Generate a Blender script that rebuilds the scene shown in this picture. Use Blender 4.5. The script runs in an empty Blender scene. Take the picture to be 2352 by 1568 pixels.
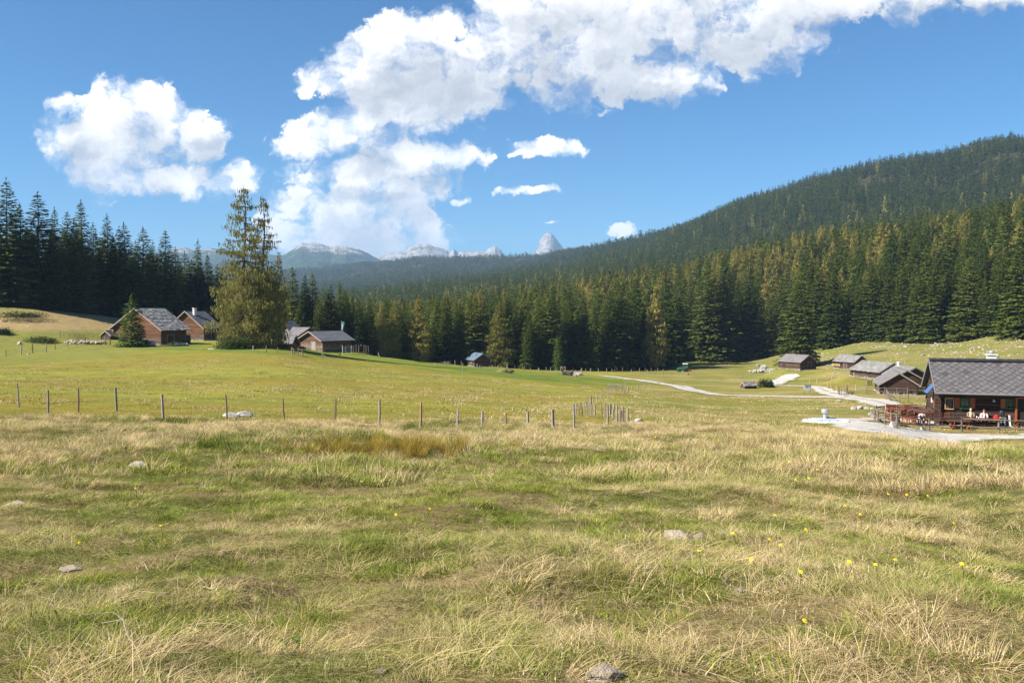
import bpy, math, random
import numpy as np
from mathutils import Vector, Matrix, Euler
from math import sin, cos, radians as R, pi

# ------------------------------------------------------------------ camera, sky, sun, exposure
sc = bpy.context.scene
C = sc.collection
FPX, CX, CY, HOR = 2091.0, 1176.0, 784.0, 700.0      # photo measured in a 2352 x 1568 frame
PITCH = math.atan((CY - HOR) / FPX)
SUN_AZ, SUN_EL = R(-107), R(39)                       # azimuth clockwise from +Y
cam_d = bpy.data.cameras.new('camera'); cam = bpy.data.objects.new('camera', cam_d); C.objects.link(cam)
cam_d.sensor_width = 36; cam_d.lens = 36 * FPX / 2352; cam_d.clip_start = 0.1; cam_d.clip_end = 40000
cam.location = (0, 0, 0); cam.rotation_euler = (R(90) - PITCH, 0, 0)
sc.camera = cam
sc.view_settings.view_transform = 'Standard'; sc.view_settings.look = 'None'
sc.view_settings.gamma = 1; sc.view_settings.exposure = 1.2
sc.cycles.max_bounces = 6; sc.cycles.diffuse_bounces = 3; sc.cycles.transmission_bounces = 3
sc.cycles.volume_bounces = 0; sc.cycles.transparent_max_bounces = 4; sc.cycles.glossy_bounces = 2
sc.cycles.use_denoising = True; sc.cycles.denoiser = 'OPENIMAGEDENOISE'; sc.cycles.denoising_input_passes = 'RGB_ALBEDO_NORMAL'; sc.cycles.denoising_prefilter = 'NONE'

sun_d = bpy.data.lights.new('sun', 'SUN'); sun = bpy.data.objects.new('sun', sun_d); C.objects.link(sun)
sun_d.energy = 5.0; sun_d.angle = R(0.5); sun_d.color = (1.0, 0.93, 0.82)
sdir = Vector((sin(SUN_AZ) * cos(SUN_EL), cos(SUN_AZ) * cos(SUN_EL), sin(SUN_EL)))
sun.rotation_euler = sdir.to_track_quat('Z', 'Y').to_euler()

W = bpy.data.worlds.new('World'); sc.world = W; W.use_nodes = True
nt = W.node_tree; nt.nodes.clear()
class NB:
    """small helper for building node trees"""
    def __init__(s, nt): s.nt = nt
    def n(s, t, **kw):
        o = s.nt.nodes.new(t)
        for k, v in kw.items(): setattr(o, k, v)
        return o
    def set(s, sock, v):
        if hasattr(v, 'is_linked') or isinstance(v, bpy.types.NodeSocket): s.nt.links.new(v, sock)
        else: sock.default_value = v
    def math(s, op, a, b=0.0, c=None, clamp=False):
        o = s.n('ShaderNodeMath', operation=op, use_clamp=clamp)
        s.set(o.inputs[0], a); s.set(o.inputs[1], b)
        if c is not None: s.set(o.inputs[2], c)
        return o.outputs[0]
    def vmath(s, op, a, b=(0, 0, 0), out=0):
        o = s.n('ShaderNodeVectorMath', operation=op)
        s.set(o.inputs[0], a); s.set(o.inputs[1], b)
        return o.outputs[out]
    def map(s, v, a, b, c=0.0, d=1.0, smooth=True):
        o = s.n('ShaderNodeMapRange', interpolation_type='SMOOTHSTEP' if smooth else 'LINEAR')
        s.set(o.inputs[0], v); s.set(o.inputs[1], a); s.set(o.inputs[2], b); s.set(o.inputs[3], c); s.set(o.inputs[4], d)
        return o.outputs[0]
    def noise(s, vec, scale, detail=4, rough=0.5, dist=0.0, out=0, dim='3D'):
        o = s.n('ShaderNodeTexNoise', noise_dimensions=dim)
        if vec is not None: s.set(o.inputs['Vector'], vec)
        s.set(o.inputs['Scale'], scale); s.set(o.inputs['Detail'], detail); s.set(o.inputs['Roughness'], rough); s.set(o.inputs['Distortion'], dist)
        return o.outputs[out]
    def mix(s, f, a, b, blend='MIX'):
        o = s.n('ShaderNodeMix', data_type='RGBA', blend_type=blend)
        s.set(o.inputs[0], f)
        s.set(o.inputs[6], a if not isinstance(a, tuple) else (*a[:3], 1)); s.set(o.inputs[7], b if not isinstance(b, tuple) else (*b[:3], 1))
        return o.outputs[2]
    def comb(s, x, y, z=0.0):
        o = s.n('ShaderNodeCombineXYZ'); s.set(o.inputs[0], x); s.set(o.inputs[1], y); s.set(o.inputs[2], z); return o.outputs[0]
    def sep(s, v):
        o = s.n('ShaderNodeSeparateXYZ'); s.set(o.inputs[0], v); return o.outputs

CLOUDS = [  # azimuth/elevation plane (same units as FPX), radii
 (255,345,120,95),(300,270,90,65),(370,300,80,75),(175,330,75,60),(160,250,42,26),(455,330,58,55),(440,285,50,32),
 (330,425,120,40),(450,430,95,38),(560,410,42,26),
 (950,110,110,70),(880,130,70,50),(850,190,130,70),(1010,190,190,110),(1190,120,160,110),(1250,20,150,70),(1400,70,220,120),
 (1560,50,220,110),(1700,75,170,90),(1500,180,150,55),(1330,170,150,75),(1830,10,170,60),(2050,0,200,48),(2250,-5,160,42),
 (930,265,150,50),(800,320,120,40),(715,340,60,34),
 (960,365,130,30),(1040,370,45,30),(820,400,190,28),(900,440,130,45),(820,500,180,85),(710,545,110,50),(860,560,150,50),(980,562,44,50),
 (1250,350,66,22),(1195,368,26,8),(1230,446,70,8),(1060,467,36,8),(1275,515,22,5),(1422,542,30,15)]

def build_world():
    b = NB(nt)
    out = b.n('ShaderNodeOutputWorld'); bg = b.n('ShaderNodeBackground')
    sky = b.n('ShaderNodeTexSky', sky_type='NISHITA'); sky.sun_disc = False
    sky.sun_elevation = SUN_EL; sky.sun_rotation = SUN_AZ; sky.altitude = 1400
    sky.air_density = 1.0; sky.dust_density = 0.4; sky.ozone_density = 2.0
    tc = b.n('ShaderNodeTexCoord')
    x, y, z = b.sep(tc.outputs['Generated'])
    yy = b.math('MAXIMUM', y, 0.05)
    u = b.math('DIVIDE', x, yy); v = b.math('DIVIDE', z, yy)
    P = b.comb(b.math('MULTIPLY_ADD', u, FPX / 100, CX / 100), b.math('MULTIPLY_ADD', v, -FPX / 100, 7.05), 0.0)   # hundreds of photo units
    w1 = b.vmath('SUBTRACT', b.noise(P, 0.75, 5, 0.55, out=1), (0.5, 0.5, 0.5))
    sc1 = b.vmath('MULTIPLY', w1, (1.15, 0.75, 0))
    w2 = b.vmath('SUBTRACT', b.noise(P, 3.2, 4, 0.6, out=1), (0.5, 0.5, 0.5))
    PW = b.vmath('ADD', b.vmath('ADD', P, sc1), b.vmath('MULTIPLY', w2, (0.62, 0.34, 0)))
    # group: cloud body height field
    g = bpy.data.node_groups.new('cloud_body', 'ShaderNodeTree')
    g.interface.new_socket('P', in_out='INPUT', socket_type='NodeSocketVector')
    g.interface.new_socket('D', in_out='OUTPUT', socket_type='NodeSocketFloat'); g.interface.new_socket('S', in_out='OUTPUT', socket_type='NodeSocketFloat')
    gb = NB(g); gi = gb.n('NodeGroupInput'); go = gb.n('NodeGroupOutput')
    acc = None
    for (cx, cy, ru, rv) in CLOUDS:
        q = gb.vmath('SUBTRACT', gi.outputs[0], (cx / 100, cy / 100, 0))
        q = gb.vmath('MULTIPLY', q, (100 / (ru * 1.18), 100 / (rv * 1.18), 0))
        l = gb.vmath('DOT_PRODUCT', q, q, out=1)
        e = gb.math('SUBTRACT', 1.0, l)
        acc = e if acc is None else gb.math('SMOOTH_MAX', acc, e, 0.35)
    body = gb.math('MAXIMUM', acc, -1.5)
    vo = gb.n('ShaderNodeTexVoronoi', feature='SMOOTH_F1', voronoi_dimensions='2D', normalize=False)
    gb.set(vo.inputs['Vector'], gi.outputs[0]); vo.inputs['Scale'].default_value = 1.25; vo.inputs['Detail'].default_value = 3.2; vo.inputs['Roughness'].default_value = 0.58; vo.inputs['Lacunarity'].default_value = 2.3; vo.inputs['Smoothness'].default_value = 0.25
    nz = gb.noise(gi.outputs[0], 2.2, 6, 0.58); nz2 = gb.noise(gi.outputs[0], 0.6, 4, 0.5)
    d = gb.math('MULTIPLY_ADD', gb.math('SUBTRACT', 0.62, vo.outputs['Distance']), 0.95, body)
    d = gb.math('MULTIPLY_ADD', gb.math('SUBTRACT', nz, 0.5), 1.15, d)
    d = gb.math('MULTIPLY_ADD', gb.math('SUBTRACT', nz2, 0.5), 1.0, d)
    g.links.new(d, go.inputs[0])
    sm = gb.math('MULTIPLY_ADD', gb.math('SUBTRACT', gb.noise(gi.outputs[0], 1.0, 3, 0.5), 0.5), 1.6, body); g.links.new(sm, go.inputs[1])
    def ev(vec):
        o = b.n('ShaderNodeGroup'); o.node_tree = g; nt.links.new(vec, o.inputs[0]); return o.outputs
    d0, s0 = ev(PW)
    d1 = ev(b.vmath('ADD', PW, (-0.07, -0.10, 0)))[0]    # a step towards the sun
    s2 = ev(b.vmath('ADD', PW, (-0.28, -0.55, 0)))[1]
    soft = b.noise(P, 1.1, 3, 0.5)                       # some edges crisp, some torn and thin
    alpha = b.math('DIVIDE', b.math('ADD', d0, 0.50), b.map(soft, 0.36, 0.62, 0.42, 1.7), clamp=True)
    alpha = b.map(alpha, 0.0, 1.0)
    lit = b.math('MULTIPLY', b.math('SUBTRACT', d0, d1), 0.075)  # sunlit sides and grey undersides of the clouds are painted into their colour
    big = b.math('MULTIPLY', b.math('SUBTRACT', s0, s2), 0.05)
    thick = b.map(s2, -0.1, 1.35)
    lum = b.math('ADD', b.math('ADD', lit, big), b.math('MULTIPLY_ADD', thick, -0.36, 1.02))
    lum = b.math('MINIMUM', b.math('MAXIMUM', lum, 0.54), 1.04)
    ccol = b.mix(b.map(lum, 0.58, 0.98), (0.72, 0.76, 0.84), (1.0, 0.99, 0.98))
    cl = b.vmath('SCALE', b.mix(1.0, ccol, b.comb(lum, lum, lum), 'MULTIPLY'), (0, 0, 0)); cl.node.inputs[3].default_value = 0.58
    skc = b.vmath('MULTIPLY', sky.outputs[0], (0.0165, 0.0415, 0.0590))
    haze_low = b.map(z, 0.0, 0.1, 0.92, 1.0)
    alpha = b.math('MULTIPLY', alpha, haze_low)
    alpha = b.math('MULTIPLY', alpha, b.map(y, 0.05, 0.3))
    nt.links.new(b.mix(alpha, skc, cl), bg.inputs[0]); bg.inputs[1].default_value = 1.0
    nt.links.new(bg.outputs[0], out.inputs[0])
build_world()
W.cycles.sampling_method = 'MANUAL'; W.cycles.sample_map_resolution = 512

# ------------------------------------------------------------------ helpers
rng = np.random.default_rng(11); random.seed(5)
def ray(px, py):
    c, s = cos(PITCH), sin(PITCH); a = (px - CX) / FPX; b = (CY - py) / FPX
    return Vector((a, c + b * s, -s + b * c))
def at(px, py, Y):
    d = ray(px, py); return d * (Y / d.y)
def proj(p):
    c, s = cos(PITCH), sin(PITCH)
    dz = p[1] * c - p[2] * s; up = p[1] * s + p[2] * c
    return CX + FPX * p[0] / dz, CY - FPX * up / dz

def pchip(x, Y, xq):
    """monotone cubic, x (n), Y (n,m), xq (k) -> (k,m)"""
    x = np.asarray(x, float); Y = np.asarray(Y, float)
    if Y.ndim == 1: Y = Y[:, None]
    h = np.diff(x)[:, None]; d = np.diff(Y, axis=0) / h
    m = np.zeros_like(Y)
    w1 = 2 * h[1:] + h[:-1]; w2 = h[1:] + 2 * h[:-1]
    same = d[:-1] * d[1:] > 0
    with np.errstate(divide='ignore', invalid='ignore'):
        hm = (w1 + w2) / (w1 / d[:-1] + w2 / d[1:])
    m[1:-1] = np.where(same, hm, 0); m[0] = d[0]; m[-1] = d[-1]
    xq = np.clip(xq, x[0], x[-1]); i = np.clip(np.searchsorted(x, xq) - 1, 0, len(x) - 2)
    t = ((xq - x[i]) / (x[i + 1] - x[i]))[:, None]; hh = h[i]
    return (2*t**3-3*t**2+1)*Y[i] + (t**3-2*t**2+t)*hh*m[i] + (-2*t**3+3*t**2)*Y[i+1] + (t**3-t**2)*hh*m[i+1]

def vnoise(x, y, seed=0):
    xi = np.floor(x).astype(np.int64); yi = np.floor(y).astype(np.int64); fx = x - xi; fy = y - yi
    def h(a, b):
        n = (a * 374761393 + b * 668265263 + seed * 974711) & 0xffffffff
        n = ((n ^ (n >> 13)) * 1274126177) & 0xffffffff
        return ((n ^ (n >> 16)) & 0xffff) / 65535.0
    sx = fx*fx*(3-2*fx); sy = fy*fy*(3-2*fy)
    return (h(xi,yi)*(1-sx)+h(xi+1,yi)*sx)*(1-sy) + (h(xi,yi+1)*(1-sx)+h(xi+1,yi+1)*sx)*sy
def fbm(x, y, seed=0, o=4):
    a, s, t = 1.0, 0.0, 0.0
    for k in range(o):
        s = s + a * vnoise(x * 2**k, y * 2**k, seed + k * 17); t += a; a *= 0.5
    return s / t
def sstep(a, b, x):
    t = np.clip((np.asarray(x, float) - a) / (b - a), 0, 1); return t * t * (3 - 2 * t)

# ------------------------------------------------------------------ terrain height field (polar grid)
NEAR = [(0, -1.6), (4, -1.64), (8, -2.1), (15, -2.85), (24, -3.80)]
COLS = {
 -900: [(43,933),(60,900),(100,855),(150,815),(170,780),(200,700),(300,680),(600,690),(1500,670),(3000,640),(5000,660)],
 0:    [(43,942),(60,908),(100,860),(150,820),(170,785),(185,750),(205,707),(300,690),(600,690),(1500,665),(3000,640),(5000,660)],
 300:  [(43,956),(60,918),(100,860),(150,810),(180,789),(210,757),(240,733),(330,715),(600,700),(1500,665),(3000,640),(5000,660)],
 600:  [(43,965),(60,925),(100,865),(150,809),(165,799),(200,797),(240,803),(300,800),(450,775),(900,715),(1700,692),(2600,680),(4200,640),(5600,660)],
 800:  [(43,972),(60,935),(100,880),(150,833),(200,814),(215,812),(250,824),(300,828),(450,785),(900,717),(1600,692),(2400,672),(4200,624),(5600,650)],
 1000: [(43,975),(60,940),(100,893),(150,852),(200,837),(240,835),(300,830),(450,775),(900,706),(1500,674),(2300,657),(4000,607),(5600,650)],
 1176: [(43,978),(60,947),(100,908),(150,868),(200,852),(240,849),(300,835),(450,765),(900,687),(1500,657),(2200,642),(3600,605),(5200,650)],
 1430: [(40,985),(60,955),(100,918),(150,890),(200,868),(250,855),(285,850),(350,810),(500,705),(700,708),(950,655),(1600,603),(2600,571),(5000,620)],
 1700: [(36,992),(60,965),(100,935),(150,903),(165,893),(200,878),(250,858),(290,847),(330,828),(350,817),(520,650),(700,662),(950,602),(1500,492),(2500,540),(5000,600)],
 2000: [(32,1008),(47,1000),(63,966),(100,932),(130,913),(160,888),(200,863),(230,845),(260,812),(290,787),(520,590),(680,614),(950,528),(1400,413),(2500,500),(5000,600)],
 2200: [(30,1036),(45,1042),(57,1008),(66,982),(72,970),(100,938),(150,892),(200,843),(240,803),(275,778),(500,560),(650,588),(950,488),(1350,373),(2500,480),(5000,600)],
 2352: [(30,1034),(45,1040),(57,1005),(66,980),(72,968),(100,930),(150,875),(200,818),(240,777),(480,540),(620,566),(920,470),(1300,350),(2500,450),(5000,600)],
 3200: [(30,1015),(57,990),(72,960),(100,905),(150,830),(200,770),(240,720),(480,480),(900,390),(1300,260),(2500,400),(5000,600)]}
RHO = np.concatenate([[0.0], np.geomspace(1.0, 6200, 640)])
cols_az, cols_z = [], []
for px, prof in COLS.items():
    az = math.atan2(px - CX, FPX)
    pts = [(Y / cos(az) if Y > 8 else Y, z) for Y, z in NEAR if Y < prof[0][0]] + [(Y / cos(az), -(py - HOR) * Y / FPX) for Y, py in prof]
    pts.append((7500, pts[-1][1]))
    xs, zs = zip(*pts)
    cols_az.append(az); cols_z.append(pchip(xs, zs, RHO)[:, 0])
AZ = np.radians(np.concatenate([np.arange(-180, -48, 4.0), np.arange(-48, 48, 0.2), np.arange(48, 180.1, 4.0)]))
ZG = pchip(cols_az, np.array(cols_z), AZ)            # (az, rho)
_X = np.sin(AZ)[:, None] * RHO[None, :]; _Y = np.cos(AZ)[:, None] * RHO[None, :]; _r = np.broadcast_to(RHO[None, :], _X.shape)
near_w = (1 - sstep(44, 60, _r)) * sstep(2, 6, _r)
ZG = ZG + (fbm(_X / 2.6, _Y / 2.6, 3, 3) - 0.5) * 0.34 * near_w + (fbm(_X / 9, _Y / 9, 5, 2) - 0.5) * 0.55 * near_w
ZG = ZG + (fbm(_X / .75, _Y / .75, 13, 2) - 0.5) * 0.15 * near_w * (1 - sstep(18, 30, _r))
ZG = ZG + (fbm(_X / 14, _Y / 14, 8, 3) - 0.5) * 0.8 * sstep(60, 90, _r) * (1 - sstep(150, 220, _r)) * 0.6
ZG = ZG + (fbm(_X / 9, _Y / 9, 9, 3) - 0.5) * 0.7 * sstep(150, 230, _r)
far_w = sstep(420, 900, _r)
ZG = ZG + (np.abs(fbm(_X / 260, _Y / 260, 21, 4) - 0.5) * -70 + 12) * far_w * np.clip(_r / 1500, 0.35, 1.6) * (1 - sstep(4600, 5600, _r))
PADS = [(-74.6,187.3,-8.09,8.1),(-71.6,205.4,-7.94,6.0),(-83.1,187.3,-7.20,1.6),(-55.0,221.9,-9.91,4.0),(-52.6,220.3,-10.62,4.8),(-43.2,210.7,-10.78,6.4),(-48.6,193.7,-9.56,2.6),(-9.0,246.1,-16.63,3.3),(69.9,222.7,-15.64,3.5),
 (80.5,216.0,-15.22,3.2),(71.5,177.4,-14.17,4.8),(73.4,170.4,-14.48,4.0),(66.5,155.0,-14.28,3.5),(59.1,139.7,-13.53,3.7),(43.6,167.2,-15.39,1.2),(38.8,67.0,-8.86,5.5)]     # levelled ground under the huts
for (cx_, cy_, cz_, r_) in PADS:
    w_ = 1 - sstep(r_ + 0.5, r_ + 6.5, np.hypot(_X - cx_, _Y - cy_)); ZG = ZG * (1 - w_) + (cz_ + 0.05) * w_
LR = np.log(np.maximum(RHO, 1e-9)); LR[0] = -1
def zt(X, Y):
    X = np.asarray(X, float); Y = np.asarray(Y, float)
    az = np.arctan2(X, Y); r = np.hypot(X, Y)
    i = np.clip(np.searchsorted(AZ, az) - 1, 0, len(AZ) - 2); j = np.clip(np.searchsorted(RHO, r) - 1, 0, len(RHO) - 2)
    a = np.clip((az - AZ[i]) / (AZ[i + 1] - AZ[i]), 0, 1); b = np.clip((r - RHO[j]) / (RHO[j + 1] - RHO[j]), 0, 1)
    return (ZG[i, j]*(1-a)+ZG[i+1, j]*a)*(1-b) + (ZG[i, j+1]*(1-a)+ZG[i+1, j+1]*a)*b
def z1(x, y): return float(zt(x, y))
def ground(px, py, ymin=20):
    """first terrain point on the line of sight"""
    d = ray(px, py); Ys = np.geomspace(ymin, 3000, 5000); t = Ys / d.y
    zz = zt(d.x * t, Ys); below = d.z * t <= zz
    k = int(np.argmax(below)) if below.any() else len(Ys) - 1
    return Vector((d.x * t[k], Ys[k], float(zz[k])))
def on(px, Y):
    d = ray(px, HOR); x = d.x * Y / d.y; return Vector((x, Y, z1(x, Y)))
def projv(X, Y, Z):
    c, s = cos(PITCH), sin(PITCH); dz = np.maximum(Y * c - Z * s, 0.1); up = Y * s + Z * c
    return CX + FPX * X / dz, CY - FPX * up / dz

def new_obj(name, data, parent=None, **props):
    o = bpy.data.objects.new(name, data); C.objects.link(o)
    if parent is not None: o.parent = parent
    for k, v in props.items(): o[k] = v
    return o
def tag(o, label=None, category=None, group=None, kind=None):
    if label: o['label'] = label
    if category: o['category'] = category
    if group: o['group'] = group
    if kind: o['kind'] = kind
    return o
def empty(name, loc, rz=0.0, label=None, cat=None, group=None):
    o = new_obj(name, None); o.location = loc; o.rotation_euler = (0, 0, rz); o.empty_display_size = 0.5
    return tag(o, label, cat, group)
def np_mesh(name, V, F, mats=(), smooth=False, tone=None, midx=None):
    """V (n,3), F (m,k)"""
    V = np.asarray(V, np.float32); F = np.asarray(F, np.int32)
    m = bpy.data.meshes.new(name); m.vertices.add(len(V)); m.vertices.foreach_set('co', V.ravel())
    k = F.shape[1]; m.loops.add(F.size); m.loops.foreach_set('vertex_index', F.ravel())
    m.polygons.add(len(F)); m.polygons.foreach_set('loop_start', np.arange(0, F.size, k, dtype=np.int32))
    try: m.polygons.foreach_set('loop_total', np.full(len(F), k, np.int32))
    except Exception: pass
    m.polygons.foreach_set('use_smooth', np.full(len(F), smooth))
    for mt in mats: m.materials.append(mt)
    if midx is not None: m.polygons.foreach_set('material_index', np.asarray(midx, np.int32))
    if tone is not None:
        a = m.attributes.new('tone', 'FLOAT', 'FACE'); a.data.foreach_set('value', np.asarray(tone, np.float32))
    m.update(calc_edges=True); m.validate()
    return m

class MB:
    """collects boxes, tubes, lathes ... and links them as ONE mesh"""
    def __init__(s): s.v = []; s.f = []; s.t = []; s.m = []; s.mi = 0
    def face(s, idx, tone=None): s.f.append(tuple(idx)); s.t.append(random.random() if tone is None else tone); s.m.append(s.mi)
    def hexa(s, p, tone=None):
        """8 corners: bottom 4 ccw, top 4 ccw"""
        n = len(s.v); s.v += [tuple(q) for q in p]; t = random.random() if tone is None else tone
        for q in ((3,2,1,0),(4,5,6,7),(0,1,5,4),(1,2,6,5),(2,3,7,6),(3,0,4,7)): s.face([n + i for i in q], t)
    def box(s, c, d, rz=0.0, tone=None, M=None, taper=1.0):
        hx, hy, hz = d[0]/2, d[1]/2, d[2]/2; P = []
        for z, k in ((-hz, 1.0), (hz, taper)):
            for x, y in ((-hx,-hy),(hx,-hy),(hx,hy),(-hx,hy)): P.append(Vector((x*k, y*k, z)))
        Mt = Matrix.Rotation(rz, 3, 'Z') if M is None else M
        s.hexa([Mt @ q + Vector(c) for q in P], tone)
    def bar(s, a, b, w, h, tone=None, up=(0, 0, 1)):
        """box from a to b with cross section w x h"""
        a = Vector(a); b = Vector(b); d = (b - a).normalized(); u = Vector(up)
        if abs(d.dot(u)) > 0.98: u = Vector((1, 0, 0))
        sd = d.cross(u).normalized() * w / 2; uu = sd.cross(d).normalized() * h / 2
        s.hexa([a - sd - uu, a + sd - uu, b + sd - uu, b - sd - uu, a - sd + uu, a + sd + uu, b + sd + uu, b - sd + uu], tone)
    def tube(s, pts, rad, n=8, caps=True, tone=None):
        pts = [Vector(p) for p in pts]; rad = rad if hasattr(rad, '__len__') else [rad] * len(pts); base = len(s.v); t = random.random() if tone is None else tone
        for i, p in enumerate(pts):
            d = (pts[min(i+1, len(pts)-1)] - pts[max(i-1, 0)]).normalized()
            u = Vector((0, 0, 1)) if abs(d.z) < 0.9 else Vector((1, 0, 0))
            a = d.cross(u).normalized(); b = a.cross(d)
            for k in range(n):
                w = 2*pi*k/n; s.v.append(tuple(p + (a*cos(w) + b*sin(w)) * rad[i]))
        for i in range(len(pts) - 1):
            for k in range(n):
                q = base + i*n; s.face((q+k, q+(k+1) % n, q+n+(k+1) % n, q+n+k), t)
        if caps:
            s.face([base + k for k in range(n)][::-1], t); q = base + (len(pts)-1)*n; s.face([q + k for k in range(n)], t)
    def lathe(s, c, prof, n=16, axis='Z', tone=None):
        base = len(s.v); c = Vector(c); t = random.random() if tone is None else tone
        for r, z in prof:
            for k in range(n):
                w = 2*pi*k/n
                q = (r*cos(w), r*sin(w), z) if axis == 'Z' else ((z, r*cos(w), r*sin(w)) if axis == 'X' else (r*sin(w), z, r*cos(w)))
                s.v.append(tuple(c + Vector(q)))
        for i in range(len(prof) - 1):
            for k in range(n):
                q = base + i*n; s.face((q+k, q+(k+1) % n, q+n+(k+1) % n, q+n+k), t)
        s.face([base+k for k in range(n)][::-1], t); q = base+(len(prof)-1)*n; s.face([q+k for k in range(n)], t)
    def blob(s, c, r, seed=0, n=10, rough=0.25, flat=0.0, tone=None):
        """lumpy closed boulder / rounded body"""
        rr = random.Random(seed); base = len(s.v); c = Vector(c); t = rr.random() if tone is None else tone
        ph = [rr.uniform(0, 6.28) for _ in range(6)]
        def k(x, y, z): return 1 + rough * (sin(3*x+ph[0]) * cos(2.6*y+ph[1]) + 0.6*sin(5*z+ph[2]+4*x) + 0.5*cos(6*y+ph[3]-3*z)) / 1.6
        rows = n // 2 + 1
        for i in range(rows):
            th = pi * (i + (0.25 if i == 0 else (-0.25 if i == rows-1 else 0))) / (rows - 1)
            for j in range(n):
                w = 2*pi*j/n; x, y, z = sin(th)*cos(w), sin(th)*sin(w), cos(th); q = k(x, y, z) + rr.uniform(-1, 1)*rough*0.25
                s.v.append((c.x + r[0]*x*q, c.y + r[1]*y*q, c.z + r[2]*max(z, -1+flat)*q))
        for i in range(rows - 1):
            for j in range(n):
                q = base+i*n; s.face((q+j, q+n+j, q+n+(j+1) % n, q+(j+1) % n), t)
        s.face([base+j for j in range(n)], t); q = base+(rows-1)*n; s.face([q+j for j in range(n)][::-1], t)
    def build(s, name, mat, parent=None, smooth=False, **props):
        m = bpy.data.meshes.new(name); m.from_pydata(s.v, [], s.f)
        for mt in (mat if isinstance(mat, (list, tuple)) else [mat]): m.materials.append(mt)
        m.polygons.foreach_set('material_index', s.m); m.polygons.foreach_set('use_smooth', [smooth] * len(s.f))
        a = m.attributes.new('tone', 'FLOAT', 'FACE'); a.data.foreach_set('value', s.t)
        m.update(); o = new_obj(name, m, parent)
        for k, v in props.items(): o[k] = v
        return o

# ------------------------------------------------------------------ materials
def mat(name):
    m = bpy.data.materials.new(name); m.use_nodes = True; m.node_tree.nodes.clear()
    b = NB(m.node_tree); o = b.n('ShaderNodeOutputMaterial'); return m, b, o
def tone_of(b): a = b.n('ShaderNodeAttribute'); a.attribute_name = 'tone'; return a.outputs['Fac']
def leaf_mat(name, ca, cb, trans=0.3, patch=None, pscale=0.2):
    """foliage: colour varies per leaf and per tree"""
    m, b, o = mat(name); t = tone_of(b); rnd = b.n('ShaderNodeObjectInfo').outputs['Random']
    c = b.mix(t, ca, cb)
    hue = b.n('ShaderNodeHueSaturation'); b.set(hue.inputs['Color'], c)
    b.set(hue.inputs['Value'], b.math('MULTIPLY_ADD', rnd, 0.6, 0.7)); b.set(hue.inputs['Hue'], b.math('MULTIPLY_ADD', rnd, -0.03, 0.515))
    c = hue.outputs[0]
    d = b.n('ShaderNodeBsdfDiffuse'); tr = b.n('ShaderNodeBsdfTranslucent'); mx = b.n('ShaderNodeMixShader')
    b.set(d.inputs[0], c); b.set(tr.inputs[0], c); mx.inputs[0].default_value = trans
    b.nt.links.new(d.outputs[0], mx.inputs[1]); b.nt.links.new(tr.outputs[0], mx.inputs[2]); b.nt.links.new(mx.outputs[0], o.inputs[0])
    return m
def simple_mat(name, ca, cb=None, rough=0.85, nscale=6.0, stretch=(1, 1, 1), metallic=0.0, bump=0.3, tonemix=0.5, bscale=None, detail=5, spec=0.3):
    """two-colour procedural surface, varied by noise and per-piece tone, with a bump"""
    m, b, o = mat(name); cb = cb or tuple(x * 0.7 for x in ca)
    tc = b.n('ShaderNodeTexCoord').outputs['Object']; v = b.vmath('MULTIPLY', tc, stretch)
    n = b.noise(v, nscale, detail, 0.6)
    f = b.math('ADD', b.math('MULTIPLY', b.map(n, 0.3, 0.7), 1 - tonemix), b.math('MULTIPLY', tone_of(b), tonemix))
    p = b.n('ShaderNodeBsdfPrincipled'); b.set(p.inputs['Base Color'], b.mix(f, ca, cb)); p.inputs['Roughness'].default_value = rough
    p.inputs['Metallic'].default_value = metallic; p.inputs['Specular IOR Level'].default_value = spec
    if bump:
        bp = b.n('ShaderNodeBump'); bp.inputs['Strength'].default_value = bump; bp.inputs['Distance'].default_value = 0.03
        b.set(bp.inputs['Height'], b.noise(v, bscale or nscale * 3, 3, 0.6)); b.nt.links.new(bp.outputs[0], p.inputs['Normal'])
    b.nt.links.new(p.outputs[0], o.inputs[0]); return m
M = {}
M['spruce'] = leaf_mat('spruce_needles', (0.052, 0.082, 0.017), (0.135, 0.165, 0.036), 0.28)
M['spruce_far'] = leaf_mat('spruce_needles_far', (0.048, 0.076, 0.018), (0.125, 0.150, 0.036), 0.25)
M['young'] = leaf_mat('young_spruce_needles', (0.055, 0.10, 0.020), (0.12, 0.175, 0.04), 0.25)
M['larch'] = leaf_mat('larch_needles', (0.16, 0.155, 0.034), (0.34, 0.300, 0.088), 0.35)
M['larch_far'] = leaf_mat('larch_needles_far', (0.17, 0.165, 0.036), (0.33, 0.290, 0.085), 0.35)
M['bush'] = leaf_mat('bush_leaves', (0.03, 0.05, 0.016), (0.08, 0.11, 0.03), 0.25)
M['weeds'] = leaf_mat('dry_weeds', (0.16, 0.10, 0.045), (0.30, 0.20, 0.08), 0.25)
M['bark'] = simple_mat('bark', (0.13, 0.10, 0.08), (0.06, 0.045, 0.035), nscale=3, stretch=(2, 2, 0.5))
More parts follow.
